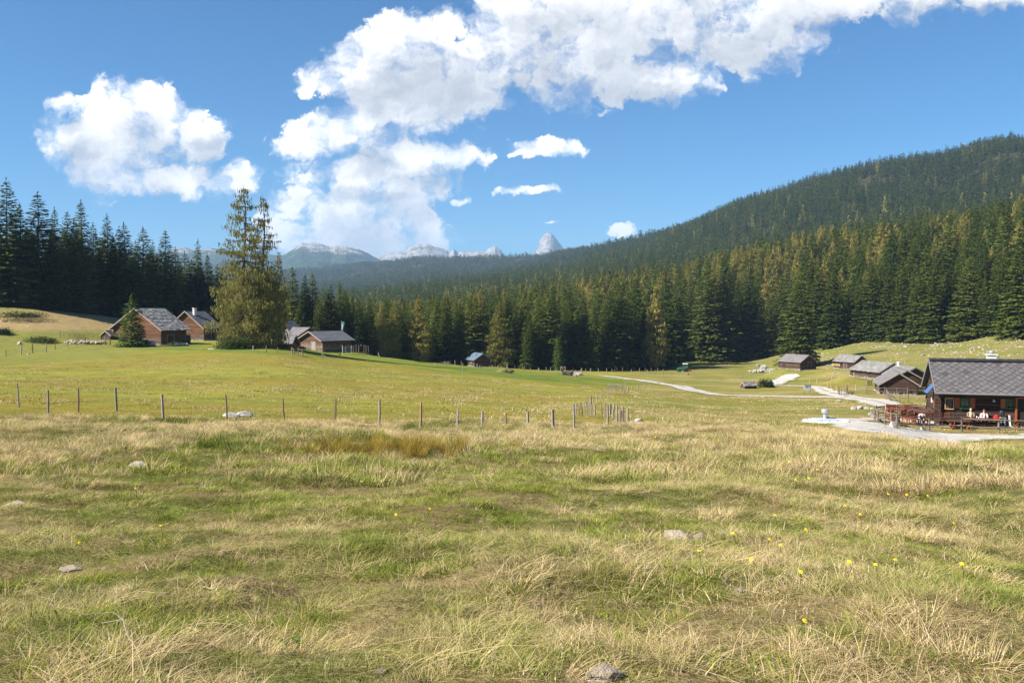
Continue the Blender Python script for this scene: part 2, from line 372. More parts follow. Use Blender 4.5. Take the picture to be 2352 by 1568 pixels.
# ------------------------------------------------------------------ ground
def build_ground():
    na, nr = ZG.shape
    X, Y, Z = _X, _Y, ZG
    V = np.stack([X[:, 1:], Y[:, 1:], Z[:, 1:]], -1).reshape(-1, 3); V = np.vstack([V, [[0, 0, float(ZG[0, 0])]]])
    n = nr - 1; i, j = np.meshgrid(np.arange(na - 1), np.arange(n - 1), indexing='ij'); q = (i * n + j).ravel()
    F = np.stack([q, q + 1, q + n + 1, q + n], -1)
    m = np_mesh('ground', V, F[:, ::-1], smooth=True)
    x, y, z = V[:, 0], V[:, 1], V[:, 2]; r = np.hypot(x, y)
    px, py = projv(x, np.maximum(y, 1), z)
    def col(*c): return np.array(c, float)
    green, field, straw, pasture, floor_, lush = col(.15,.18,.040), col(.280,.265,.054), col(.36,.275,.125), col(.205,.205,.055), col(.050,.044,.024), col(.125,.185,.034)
    def L(a, b, w): return a * (1 - w[:, None]) + b * w[:, None]
    c = np.tile(field, (len(x), 1))
    c = L(c, pasture, sstep(1400, 1500, px) * sstep(44, 60, r))
    # streaks of dry grass in the pasture and drifts of colour over the field
    n1 = fbm(x / 18, y / 11, 31, 4); n2 = fbm(x / 5, y / 4, 35, 4)
    c = L(c, field * np.array([.92, .78, .8]), sstep(0.4, 0.62, n1) * 0.8)
    c = L(c, green * 1.15, sstep(0.52, 0.68, n2) * 0.45)
    c = L(c, straw, sstep(0.5, 0.66, fbm(x / 14, y / 9, 41, 4)) * sstep(1420, 1500, px) * 0.65)
    c = L(c, straw * 0.9, sstep(0.45, 0.7, n1) * (px > 1250) * sstep(52, 62, r) * (1 - sstep(75, 95, r)) * 0.6)
    # lush strip by the buildings and down to the track
    sx = [-500, 200, 330, 450, 600, 800, 1000, 1150, 1300, 1400, 1500, 1560, 2600]; sy = [700, 790, 800, 797, 804, 817, 842, 857, 868, 879, 882, 882, 882]
    ws = [0, 0, 7, 9, 9, 10, 10, 12, 12, 10, 3, 0, 0]
    yc = np.interp(px, sx, sy); w = np.interp(px, sx, ws); wob = (fbm(x / 8, y / 8, 51, 3) - 0.5) * 9
    g = (1 - sstep(0.6, 1.25, np.abs(py - yc + wob) / np.maximum(w, 0.01))) * (w > 0.5)
    c = L(c, lush, np.clip(g, 0, 1) * (y > 60) * (.35 + .55 * sstep(.35, .6, fbm(x / 6, y / 6, 53, 4))))
    # rough pasture at the left, straw coloured bank under the trees
    lw = (1 - sstep(230, 420, px)) * sstep(140, 152, r)
    c = L(c, pasture, lw * 0.9); c = L(c, col(.38,.27,.13), (1 - sstep(470, 520, px)) * sstep(705, 722, py) * (1 - sstep(752, 766, py)) * (y > 150) * 0.9)
    # hillside at the right
    hw = sstep(1560, 1640, px) * (1 - sstep(842, 860, py)) * (y > 180)
    c = L(c, pasture * 0.95, hw); c = L(c, straw * 0.8, hw * sstep(0.48, 0.66, fbm(x / 7, y / 7, 61, 4)) * 0.6)
    # near meadow thatch, shade between the tufts darkened into its colour
    nw = 1 - sstep(40, 52, r); k = fbm(x / 1.7, y / 1.7, 71, 4)
    c = L(c, straw * 0.55, nw); c = L(c, green * 0.6, nw * sstep(0.45, 0.6, k) * 0.8)
    # forest floor
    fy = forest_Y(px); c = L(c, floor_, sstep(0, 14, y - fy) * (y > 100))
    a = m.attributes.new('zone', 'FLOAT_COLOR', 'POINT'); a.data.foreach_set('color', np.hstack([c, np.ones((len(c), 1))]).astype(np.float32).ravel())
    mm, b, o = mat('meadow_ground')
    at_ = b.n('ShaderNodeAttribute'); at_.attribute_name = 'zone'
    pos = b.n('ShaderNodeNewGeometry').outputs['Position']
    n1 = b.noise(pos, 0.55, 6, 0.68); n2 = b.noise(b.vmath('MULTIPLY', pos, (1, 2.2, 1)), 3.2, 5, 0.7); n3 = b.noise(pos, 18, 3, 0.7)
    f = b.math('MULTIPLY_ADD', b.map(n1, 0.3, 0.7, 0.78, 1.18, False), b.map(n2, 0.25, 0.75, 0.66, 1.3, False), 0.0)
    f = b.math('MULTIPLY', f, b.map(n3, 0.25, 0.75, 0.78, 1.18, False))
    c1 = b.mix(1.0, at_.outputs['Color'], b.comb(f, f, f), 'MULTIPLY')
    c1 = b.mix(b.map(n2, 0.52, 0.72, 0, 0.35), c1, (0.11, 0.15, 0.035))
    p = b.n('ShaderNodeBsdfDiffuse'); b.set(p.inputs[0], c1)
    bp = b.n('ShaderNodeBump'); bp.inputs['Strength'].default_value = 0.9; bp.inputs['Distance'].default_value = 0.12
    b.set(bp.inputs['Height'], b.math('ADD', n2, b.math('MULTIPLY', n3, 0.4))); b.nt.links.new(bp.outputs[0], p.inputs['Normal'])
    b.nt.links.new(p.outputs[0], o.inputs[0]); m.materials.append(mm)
    g = new_obj('ground', m); tag(g, 'grassy alpine meadow falling away to the valley floor and rising into wooded hills', kind='structure')
def forest_Y(px):
    return np.interp(px, [-2000, -900, 0, 300, 470, 600, 700, 800, 1000, 1176, 1300, 1430, 1520, 1575, 1620, 1700, 1790, 1830, 1900, 2000, 2200, 2352, 3200],
                         [206, 206, 206, 241, 258, 245, 236, 240, 250, 256, 264, 288, 300, 345, 352, 352, 345, 330, 302, 292, 274, 244, 215])

# ------------------------------------------------------------------ point scattering for what nobody could count
def scatter(name, pts, rot, scl, idx, variants, label, mats_coll=None):
    coll = bpy.data.collections.new(name + '_sources')
    for v in variants: coll.objects.link(v)
    n = len(pts); m = bpy.data.meshes.new(name); m.vertices.add(n); m.vertices.foreach_set('co', np.asarray(pts, np.float32).ravel())
    for nm, ty, da in (('rot', 'FLOAT_VECTOR', rot), ('scl', 'FLOAT_VECTOR', scl), ('idx', 'INT', idx)):
        a = m.attributes.new(nm, ty, 'POINT'); a.data.foreach_set('vector' if ty == 'FLOAT_VECTOR' else 'value', np.asarray(da, np.int32 if ty == 'INT' else np.float32).ravel())
    o = new_obj(name, m); tag(o, label, kind='stuff')
    g = bpy.data.node_groups.new(name, 'GeometryNodeTree')
    g.interface.new_socket('Geometry', in_out='INPUT', socket_type='NodeSocketGeometry'); g.interface.new_socket('Geometry', in_out='OUTPUT', socket_type='NodeSocketGeometry')
    gi = g.nodes.new('NodeGroupInput'); go = g.nodes.new('NodeGroupOutput'); ip = g.nodes.new('GeometryNodeInstanceOnPoints'); ci = g.nodes.new('GeometryNodeCollectionInfo')
    ci.inputs['Collection'].default_value = coll; ci.inputs['Separate Children'].default_value = True; ci.inputs['Reset Children'].default_value = True
    def na(nm, ty): a = g.nodes.new('GeometryNodeInputNamedAttribute'); a.data_type = ty; a.inputs[0].default_value = nm; return a.outputs[0]
    l = g.links.new; l(gi.outputs[0], ip.inputs['Points']); l(ci.outputs[0], ip.inputs['Instance']); ip.inputs['Pick Instance'].default_value = True
    l(na('idx', 'INT'), ip.inputs['Instance Index']); l(na('rot', 'FLOAT_VECTOR'), ip.inputs['Rotation']); l(na('scl', 'FLOAT_VECTOR'), ip.inputs['Scale'])
    l(ip.outputs[0], go.inputs[0])
    md = o.modifiers.new('scatter', 'NODES'); md.node_group = g
    return o

# ------------------------------------------------------------------ trees
def quads_from(c, du, dv, tone):
    """diamond-ish leaf clumps: centre c, half vectors du, dv (n,3)"""
    n = len(c); V = np.stack([c - du, c - dv, c + du, c + dv], 1).reshape(-1, 3)
    return V, np.arange(4 * n).reshape(n, 4), tone
def spruce_arrays(seed, H=25.0, Rb=3.4, nw=46, per=8, cards=1.0, size=0.42, slender=1.0, droop=0.5, bare=0.03):
    g = np.random.default_rng(seed); c, du, dv, tn = [], [], [], []
    lop = g.uniform(0, 6.28); lopa = g.uniform(0.04, 0.14)
    for w in range(nw):
        t = (w + g.uniform(-0.3, 0.3)) / nw; t = min(max(t, 0), 0.995); h = H * (bare + (1 - bare) * t)
        rad = Rb * slender * (1 - t) ** 0.66 * (1.0 if t > 0.12 else 0.82 + 1.5 * t) + 0.10
        nb = max(4, int(per * (0.6 + 0.5 * (1 - t))))
        a0 = g.uniform(0, 6.28)
        for k in range(nb):
            az = a0 + 2 * pi * k / nb + g.uniform(-0.35, 0.35)
            L = rad * g.uniform(0.62, 1.15) * (1 + lopa * cos(az - lop)) * (g.uniform(1.0, 1.25) if g.random() < 0.15 else 1)
            m = max(3, int(L * 5.2 * cards)); s = np.sqrt(g.uniform(0.03, 1, m))
            tilt = (0.45 * t - droop * (1 - t)) + g.uniform(-0.15, 0.1)
            rr = L * s; dz = tilt * rr + 0.10 * rr * rr / max(L, 0.3) * (1.0 if t < 0.75 else 0.3)
            side = g.uniform(-0.34, 0.34, m) * rr * 0.9
            x = rr * cos(az) - side * sin(az); y = rr * sin(az) + side * cos(az); z = h + dz - g.uniform(0, 0.30, m) * (1 - t)
            c.append(np.stack([x, y, z], 1))
            sz = size * g.uniform(0.6, 1.35, m) * (0.62 + 0.6 * (1 - t))
            aa = az + g.uniform(-0.9, 0.9, m); dzz = g.uniform(-0.55, 0.1, m)
            d1 = np.stack([np.cos(aa), np.sin(aa), dzz], 1); d2 = np.stack([-np.sin(aa), np.cos(aa), g.uniform(-0.7, 0.7, m)], 1)
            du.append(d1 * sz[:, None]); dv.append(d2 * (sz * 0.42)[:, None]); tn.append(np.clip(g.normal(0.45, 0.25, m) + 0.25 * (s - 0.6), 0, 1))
    # leader
    m = 8; zz = H * g.uniform(0.965, 1.02, m); c.append(np.stack([g.normal(0, .04, m), g.normal(0, .04, m), zz], 1)); aa = g.uniform(0, 6.28, m)
    du.append(np.stack([np.cos(aa) * .10, np.sin(aa) * .10, np.full(m, .35)], 1)); dv.append(np.stack([-np.sin(aa) * .1, np.cos(aa) * .1, np.zeros(m)], 1)); tn.append(g.uniform(0, 1, m))
    return [np.concatenate(q) for q in (c, du, dv, tn)]
def larch_arrays(seed, H=24.0, Rb=3.4, nw=40, per=7, cards=1.0, size=0.3, full=0.75):
    g = np.random.default_rng(seed); c, du, dv, tn = [], [], [], []
    for w in range(nw):
        t = min(max((w + g.uniform(-0.5, 0.5)) / nw, 0), 0.99); h = H * (0.08 + 0.92 * t)
        rad = Rb * ((1 - t) ** full) * (0.72 + 0.5 * sin(min(t * 5, 1.57))) + 0.15
        for k in range(max(3, int(per * (0.7 + 0.5 * (1 - t))))):
            if g.random() < 0.12: continue
            az = g.uniform(0, 6.28); L = rad * g.uniform(0.5, 1.2); m = max(3, int(L * 5.0 * cards)); s = np.sqrt(g.uniform(0.02, 1, m)); rr = L * s
            side = g.uniform(-0.25, 0.25, m) * rr; dz = (0.25 * t - 0.22) * rr + 0.05 * rr * rr / max(L, .3)
            hang = g.uniform(0, 1, m) * (0.5 + 0.5 * (1 - t))
            c.append(np.stack([rr * cos(az) - side * sin(az), rr * sin(az) + side * cos(az), h + dz - hang], 1))
            sz = size * g.uniform(0.6, 1.4, m); aa = g.uniform(0, 6.28, m)
            du.append(np.stack([np.cos(aa) * .35, np.sin(aa) * .35, -np.ones(m) * g.uniform(.6, 1.4, m)], 1) * sz[:, None])
            dv.append(np.stack([-np.sin(aa), np.cos(aa), g.uniform(-.3, .3, m)], 1) * (sz * 0.38)[:, None]); tn.append(np.clip(g.normal(0.5, 0.3, m), 0, 1))
    return [np.concatenate(q) for q in (c, du, dv, tn)]
def crown_mesh(name, arr, mt):
    V, F, t = quads_from(*arr); return np_mesh(name, V, F, [mt], tone=t)
def trunk_mesh(name, H, r0, lean=0.0, seed=0, limbs=0, Lr=2.5):
    b = MB(); g = random.Random(seed); ph = g.uniform(0, 6)
    pts = [Vector((lean * sin(k * .9 + ph) * k / 8, lean * cos(k * .7 + ph) * k / 8, H * k / 8 - (0.6 if k == 0 else 0))) for k in range(9)]
    b.tube(pts, [r0 * (1 - 0.95 * k / 8) for k in range(9)], 7, tone=0.5)
    for k in range(limbs):
        t = 0.12 + 0.8 * k / limbs; a = g.uniform(0, 6.28); L = Lr * (1 - t) ** 0.8 * g.uniform(.5, 1) + .3; h = H * t
        p0 = Vector((0, 0, h)); p1 = p0 + Vector((cos(a) * L * .5, sin(a) * L * .5, -.10 * L)); p2 = p0 + Vector((cos(a) * L, sin(a) * L, -.05 * L))
        b.tube([p0, p1, p2], [r0 * .22 * (1 - t) + .02, .03, .012], 4, False, tone=0.3)
    m = bpy.data.meshes.new(name); m.from_pydata(b.v, [], b.f); m.materials.append(M['bark'])
    a = m.attributes.new('tone', 'FLOAT', 'FACE'); a.data.foreach_set('value', b.t); m.update(); return m

SPR = []   # (crown mesh, trunk mesh, height) detailed
for k in range(7):
    H = 25.0; sl = [1.0, 0.82, 1.15, 0.92, 0.75, 1.05, 0.88][k]
    SPR.append((crown_mesh('crown', spruce_arrays(100 + k, H, 4.3, 54, 11, 1.3, 0.40, sl, [0.5, 0.35, 0.55, 0.3, 0.45, 0.6, 0.2][k]), M['spruce']), trunk_mesh('trunk', H * 0.98, 0.32, 0.05, k, 26, 3.0), H))
LAR = []
for k in range(4):
    H = 24.0; LAR.append((crown_mesh('crown', larch_arrays(200 + k, H, [3.5, 3.0, 4.0, 3.3][k], 50, 9, 1.9, 0.30), M['larch']), trunk_mesh('trunk', H * 0.97, 0.30, 0.25, k + 30, 40, 3.2), H))
YNG = (crown_mesh('crown', spruce_arrays(300, 8.0, 2.1, 34, 9, 2.6, 0.2, 1.0, 0.1, 0.01), M['young']), trunk_mesh('trunk', 7.8, 0.12, 0, 4, 10, 1.5), 8.0)

def put_tree(base, H, kind, width=1.0, label='', group=None, cat='tree', name=None, rng_=random):
    src = SPR[rng_.randrange(len(SPR))] if kind == 'spruce' else (LAR[rng_.randrange(len(LAR))] if kind == 'larch' else YNG)
    s = H / src[2]; o = empty(name or {'spruce': 'spruce_tree', 'larch': 'larch_tree', 'young': 'spruce_tree'}[kind], base, rng_.uniform(0, 6.28), label, cat, group)
    o.scale = (s * width, s * width, s); o.rotation_euler.x = rng_.uniform(-.02, .02)
    new_obj('crown', src[0], o); new_obj('trunk', src[1], o)
    return o

def hero_by_px(px, base_py, tip_py, kind, width, label, group=None, Y=None):
    p = ground(px, base_py) if Y is None else on(px, Y)
    H = (at(px, tip_py, p.y).z - p.z); return put_tree(p, H, kind, width, label, group), p

taken = []
# the forest wall at the left, in shade
LG = 'tall dark spruce in the shaded forest wall behind the left-hand timber huts'
for (px, tip, Y, w) in ((18,415,192,1.15),(-25,430,190,1.1),(52,470,205,.9),(90,445,200,1.35),(128,480,215,.8),(155,487,222,.95),(190,463,212,1.15),(174,505,208,.9),(215,515,225,1.0),(250,497,232,1.1),(273,525,240,.9),(290,515,236,1.05),
                        (328,525,246,1.2),(352,555,250,.9),(380,530,252,1.05),(402,570,255,.95),(425,580,262,1.0),(455,553,262,.9),(440,600,250,1.1),(478,585,262,.9),(60,560,196,1.2),(130,600,206,1.2),(235,600,222,1.2),(310,610,238,1.2),(0,560,185,1.1),(500,610,255,1.1),(525,600,262,1.0),(-80,440,190,1.2),(-140,450,195,1.2)):
    if px < -30: continue
    Y = max(Y, float(forest_Y(px)) + random.uniform(1, 5)); p = on(px, Y); H = at(px, tip, Y).z - p.z; kind = 'spruce'
    put_tree(p, H, kind, w * 25 / max(H, 18) * 1.22, LG, 'dark spruces of the left forest wall'); taken.append((p.x, p.y))
LG2 = 'dark spruce rising directly behind the cluster of huts right of the big larch'
for (px, tip, Y, w) in ((675,612,236,.9),(655,632,240,1.0),(700,632,238,1.0),(718,628,240,.9),(740,662,236,.95),(760,655,240,1.0),(780,648,238,.9),(795,668,244,1.0),(690,690,232,1.2),(728,700,232,1.1),(632,640,246,1.0),(610,650,250,1.0),(812,700,240,1.0)):
    p = on(px, Y); H = at(px, tip, Y).z - p.z; put_tree(p, H, 'spruce', w * 1.15, LG2, 'spruces behind the middle huts'); taken.append((p.x, p.y))
# forest edge in the centre and at the right: base and tip measured
CG = 'dark green spruce in the front row of the forest edge beyond the long valley fence'
LGc = 'tawny autumn larch in the front row of the forest edge beyond the long valley fence'
RG = 'full green spruce at the lower edge of the right-hand hillside forest'
FR = [(825,830,690,'s',1,.9),(850,832,685,'s',1,1),(875,834,700,'l',1,1),(905,836,690,'l',1,1),(935,838,705,'s',1,1),(960,838,680,'l',1,1.1),(1000,840,690,'s',1,1.2),(1028,842,678,'s',1,1.2),(980,842,735,'l',1,1),(1055,842,700,'s',1,1),
 (1085,844,668,'s',1,1.1),(1110,842,690,'s',1,1),(1148,848,692,'l',1,1.3),(1185,847,700,'s',1,1),(1215,848,720,'s',1,1.2),(1240,846,680,'s',1,1.1),(1268,848,660,'s',1,1.1),(1300,848,690,'s',1,1.1),(1335,850,675,'s',1,1.2),(1362,850,700,'s',1,1),
 (1398,851,665,'s',1,1.3),(1430,850,650,'s',1,1.2),(1460,850,640,'s',1,1.1),(1478,850,700,'s',1,.9),(1530,840,640,'s',1,1),(1555,826,660,'s',1,.9),(1585,820,640,'s',1,1),
 (1625,832,605,'s',2,1.1),(1662,832,592,'s',2,1.1),(1695,826,640,'s',2,1),(1722,822,612,'s',2,1.1),(1765,806,680,'s',2,1),(1795,800,640,'s',2,1),(1880,796,600,'s',2,1.1),(1915,790,610,'s',2,1.1),(1975,782,628,'s',2,1.2),(2005,783,600,'s',2,1),(2040,788,622,'s',2,1.1),(2075,786,600,'s',2,1),
 (2112,784,622,'s',2,1.1),(2145,780,590,'s',2,1.1),(2185,786,612,'s',2,1.25),(2225,774,590,'s',2,1.1),(2262,768,640,'s',2,.8),(2300,776,600,'s',2,1.2),(2345,774,560,'s',2,1.3),(2390,765,560,'s',2,1.2),(2440,760,560,'s',2,1.2)]
for (px, b_, tip, k, zn, w) in FR:
    Y = float(forest_Y(px)) + random.uniform(-6, 4)
    if 1070 < px < 1130: Y = 262
    if px > 1610 and px < 1800: Y = {1625: 325, 1662: 328, 1695: 334, 1722: 338, 1765: 330, 1795: 330}[px]
    p = on(px, Y); H = at(px, tip, Y).z - p.z
    put_tree(p, H, 'spruce' if k == 's' else 'larch', w * 1.12, (CG if k == 's' else LGc) if zn == 1 else RG,
             ('front row spruces beyond the valley fence' if k == 's' else 'front row larches beyond the valley fence') if zn == 1 else 'spruces at the foot of the right-hand hillside'); taken.append((p.x, p.y))
for (px, Y, tip, k, w, lab) in ((1840, 256, 612, 'spruce', 1.2, 'broad full spruce standing alone before the forest, right behind the long low hut'),
        (1505, 287, 655, 'larch', 1.25, 'golden brown larch standing out before the dark forest left of the green tractor'),
        (1280, 251, 772, 'young', 0.75, 'small bright green spruce in front of the dark forest beyond the wooden frame gate'),
        (1215, 250, 742, 'spruce', 1.1, 'short shaggy spruce with pale grey foliage before the forest, right of the blue-roofed hut'),
        (1527, 292, 730, 'spruce', 0.9, 'lower dark spruce touching the golden larch near the tractor')):
    p = on(px, Y); H = at(px, tip, Y).z - p.z; put_tree(p, H, kind=k, width=w, label=lab); taken.append((p.x, p.y))

def build_forest():
    """every other tree: nearest ones as individuals, the mass as stuff"""
    g = np.random.default_rng(77)
    def cloud(Y0f, Y1, step, pxr=(-260, 2620)):
        out = []; ymax = Y1; xs = np.arange(-1.05 * ymax, 1.15 * ymax, step); ys = np.arange(150, ymax, step)
        X, Y = np.meshgrid(xs, ys); X = X.ravel() + g.uniform(-.45, .45, X.size) * step; Y = Y.ravel() + g.uniform(-.45, .45, Y.size) * step
        px = CX + FPX * X / Y; ok = (px > pxr[0]) & (px < pxr[1]) & (Y > Y0f(px)) & (Y < Y1); return X[ok], Y[ok], px[ok]
    # mid forest
    X, Y, px = cloud(lambda p: forest_Y(p) + 5, 620, 6.3, (-60, 2620))
    tk = np.array(taken); d = np.min(np.hypot(X[:, None] - tk[None, :, 0], Y[:, None] - tk[None, :, 1]), 1); ok = d > 4.2
    X, Y, px = X[ok], Y[ok], px[ok]; Z = zt(X, Y); depth = Y - forest_Y(px)
    keep = (depth < 60) | (px > 780); X, Y, px, Z, depth = X[keep], Y[keep], px[keep], Z[keep], depth[keep]
    ln = fbm(X / 60, Y / 60, 5, 3); lp = 0.05 + (0.42 * sstep(0.42, 0.66, ln) * sstep(10, 60, depth) + 0.14 * (depth > 90)) * (1 - .75 * sstep(1850, 2050, px))
    lar = g.random(len(X)) < np.where(px < 780, 0.06, lp)
    H = g.normal(22, 4.2, len(X)).clip(11, 31) * np.where(px < 780, 0.93, 1.0)
    # keep the heads of the trees under the outline the photo shows at the left
    top = np.interp(px, [-300, 0, 90, 150, 250, 330, 400, 455, 520, 600, 660, 720, 780, 830, 900, 1000, 1200, 1400, 1600, 1700, 1900, 2050, 2200, 2352, 2600],
                        [470, 450, 470, 500, 520, 550, 560, 575, 610, 650, 655, 655, 660, 680, 678, 672, 645, 612, 580, 545, 505, 490, 465, 435, 400])
    ztop = (HOR - (top + g.uniform(3, 40, len(X)))) * Y / FPX
    H = np.minimum(H, ztop - Z); ok = H > 9; X, Y, px, Z, depth, lar, H = (q[ok] for q in (X, Y, px, Z, depth, lar, H))
    # the visible front stands are individuals
    score = (H / Y) / (1 + np.maximum(depth, 0) / 16.0); order = np.argsort(-score)
    isp = [i for i in order if not lar[i]][:205]; ila = [i for i in order if lar[i]][:110]
    lab = {'s1': 'dark spruce deeper inside the shaded forest left of the big larch', 's2': 'green spruce just behind the front row of the valley forest edge', 's3': 'green spruce among the close-set trees of the right-hand hillside forest',
           'l1': 'rusty larch showing among the dark spruces at the left', 'l2': 'tawny larch rising behind the front row of the valley forest edge', 'l3': 'tawny larch among the spruces of the right-hand hillside forest'}
    for kind, ids in (('spruce', isp), ('larch', ila)):
        for i in ids:
            zn = '1' if px[i] < 800 else ('2' if px[i] < 1580 else '3')
            put_tree((X[i], Y[i], Z[i] - .2), H[i], kind, g.uniform(.95, 1.3), lab[kind[0] + zn], {'s': 'spruces', 'l': 'larches'}[kind[0]] + {'1': ' deeper in the left forest', '2': ' behind the valley forest edge', '3': ' of the right-hand hillside forest'}[zn])
    rest = np.ones(len(X), bool); rest[isp] = False; rest[ila] = False
    def src(nm, arrs, mt): return [bpy.data.objects.new(nm, crown_mesh(nm, a, mt)) for a in arrs]
    midS = src('spruce_tree_source', [spruce_arrays(400 + k, 25, 4.1, 36, 8, 0.66, 0.64, [1, .8, 1.15, .9, 1.05][k], .4) for k in range(5)], M['spruce'])
    midL = src('larch_tree_source', [larch_arrays(420 + k, 25, 3.6, 32, 8, 1.0, 0.5) for k in range(4)], M['larch'])
    farS = src('far_spruce_source', [spruce_arrays(440 + k, 25, 4.0, 16, 5, 0.28, 1.3, [1, .85, 1.1, .95][k], .35) for k in range(4)], M['spruce_far'])
    farL = src('far_larch_source', [larch_arrays(460 + k, 25, 3.8, 14, 5, 0.4, 1.1) for k in range(3)], M['larch_far'])
    tinyS = src('distant_spruce_source', [spruce_arrays(480 + k, 25, 4.6, 8, 4, 0.10, 2.4, 1, .3) for k in range(4)], M['spruce_far'])
    def sct(name, X, Y, Z, H, srcs, label, wf=1.0):
        n = len(X)
        if n == 0: return
        s = H / 25.0; sw = s * g.uniform(.75, 1.45, n) * wf
        scatter(name, np.stack([X, Y, Z - .3], 1), np.stack([g.uniform(-.03, .03, n), g.uniform(-.03, .03, n), g.uniform(0, 6.28, n)], 1), np.stack([sw, sw, s], 1), g.integers(0, len(srcs), n), srcs, label)
    r = rest
    sct('spruce_forest', X[r & ~lar], Y[r & ~lar], Z[r & ~lar], H[r & ~lar], midS, 'dense spruce forest covering the lower slope behind the individual front trees')
    sct('larch_forest', X[r & lar], Y[r & lar], Z[r & lar], H[r & lar], midL, 'tawny larches mixed through the dense forest on the lower slope')
    # far hillsides
    X, Y, px = cloud(lambda p: np.full(np.shape(p), 620.0), 1750, 8.2, (780, 2560)); Z = zt(X, Y); H = g.normal(17, 2.5, len(X)).clip(10, 24)
    gap = fbm(X / 70, Y / 70, 88, 4) > 0.30; X, Y, px, Z, H = (q[gap] for q in (X, Y, px, Z, H))
    lar = g.random(len(X)) < 0.03 + 0.22 * sstep(0.5, 0.75, fbm(X / 120, Y / 120, 6, 3)) * (1 - sstep(800, 1100, Y))
    sct('far_spruce_forest', X[~lar], Y[~lar], Z[~lar], H[~lar], farS, 'distant dark spruce forest on the upper hillside')
    sct('far_larch_forest', X[lar], Y[lar], Z[lar], H[lar], farL, 'distant yellowish larches on the upper hillside')
    X, Y, px = cloud(lambda p: np.full(np.shape(p), 1750.0), 4700, 16.0, (540, 1800)); Z = zt(X, Y); H = g.normal(17, 3, len(X)).clip(10, 24)
    sct('valley_forest', X, Y, Z, H, tinyS, 'far-off blue-green forest covering the hills at the head of the valley', 1.5)
build_ground()
build_forest()

# ------------------------------------------------------------------ far mountains
def mountain(name, prof, Y, label, base_py=640, foot=2600, back=1500, amp=1.0, seed=0, steep=1.0, treeline=600, mtn=None):
    xs = [p[0] for p in prof]; ys = [p[1] for p in prof]
    n = max(160, int((xs[-1] - xs[0]) * 0.9)); px = np.linspace(xs[0], xs[-1], n); crest = np.interp(px, xs, ys)
    crest = crest + (fbm(px / 9, px * 0 + 3, seed, 4) - 0.5) * 3.5 * max(amp, .8)
    T = np.concatenate([np.linspace(-1, 0, 70), np.linspace(0, 1, 22)[1:]])
    V = []
    for t in T:
        Yt = Y + (t * foot if t < 0 else t * back); ax = (px - CX) / FPX
        X = ax * Y * (1.0 if t >= 0 else 1.0) ; X = ax * Yt
        zc = (HOR - crest) * Y / FPX; zb = (HOR - base_py) * (Y - foot) / FPX if t < 0 else -100
        s = (1 - abs(t)) ** (1.25 * steep if t < 0 else 1.0)
        rid = np.abs(fbm(X / 420 + seed, np.full(n, Yt) / 420, seed + 3, 5) - 0.5) * 2
        z = zb + (zc - zb) * s - (rid * 150 * amp) * (1 - abs(2 * s - 1) ** 2) * min(1, abs(t) * 6) + (fbm(X / 90, np.full(n, Yt) / 90, seed + 9, 4) - .5) * 45 * amp * min(1, abs(t) * 8)
        V.append(np.stack([X, np.full(n, Yt), z], 1))
    m_ = len(T); V = np.concatenate(V); i, j = np.meshgrid(np.arange(m_ - 1), np.arange(n - 1), indexing='ij'); q = (i * n + j).ravel()
    F = np.stack([q, q + 1, q + n + 1, q + n], -1)
    o = new_obj(name, np_mesh(name, V, F, [mtn], smooth=True)); tag(o, label, kind='structure'); return o
def rock_mat(name, line, spread, forest=True):
    mm, b, o = mat(name); pos = b.n('ShaderNodeNewGeometry').outputs['Position']; z = b.sep(pos)[2]
    n1 = b.noise(pos, 0.004, 7, 0.65); n2 = b.noise(b.vmath('MULTIPLY', pos, (1, 1, 2.5)), 0.015, 6, 0.7)
    rk = b.mix(b.map(n2, 0.35, 0.65), (0.22, 0.205, 0.195), (0.46, 0.44, 0.42)); rk = b.mix(b.map(n1, 0.5, 0.62), rk, (0.17, 0.17, 0.12))
    f = b.map(b.math('ADD', z, b.math('MULTIPLY', b.math('SUBTRACT', n1, 0.5), spread * 3)), line - 25, line + 25)
    c = b.mix(f, b.mix(b.map(n2, .4, .6), (0.025, 0.045, 0.02), (0.05, 0.075, 0.03)), rk) if forest else rk
    p = b.n('ShaderNodeBsdfDiffuse'); b.set(p.inputs[0], c); bp = b.n('ShaderNodeBump'); bp.inputs['Strength'].default_value = 1.0; bp.inputs['Distance'].default_value = 40
    b.set(bp.inputs['Height'], n2); b.nt.links.new(bp.outputs[0], p.inputs['Normal']); b.nt.links.new(p.outputs[0], o.inputs[0]); return mm
RK = rock_mat('limestone_and_forest', 365, 130); RK2 = rock_mat('bare_limestone', 0, 1, False)
mountain('mountain_range', [(150,600),(300,585),(380,580),(405,570),(428,568.7),(452,575),(484,570),(508,572),(560,580),(620,581.8),(648.6,588),(660,583),(676.7,570),(695.5,557.4),(723.6,559.3),(742.4,562),(758.8,567.7),(775,564.4),(803,567.7),(826.8,572.4),(850,584),(880,600),(920,625),(960,650)], 6600,
         'hazy plateau mountain with pale rocky top above blue forest, left of centre on the skyline', seed=4, mtn=RK, base_py=655)
mountain('mountain_range', [(800,640),(850,592),(880,586),(906,581),(934,577),(941.6,567.7),(967.3,560.7),(986,560.7),(995.5,566),(1019,571.5),(1033,579.5),(1042,571.5),(1051.7,579.5),(1075,578),(1098.6,577),(1115,577),(1126.6,567.7),(1138,565.4),(1150,572.4),(1159.5,588.8),(1190,598),(1260,620)], 7600,
         'pale grey limestone peaks with jagged tops in the middle of the skyline', seed=14, mtn=rock_mat('high_limestone', 330, 60), base_py=640)
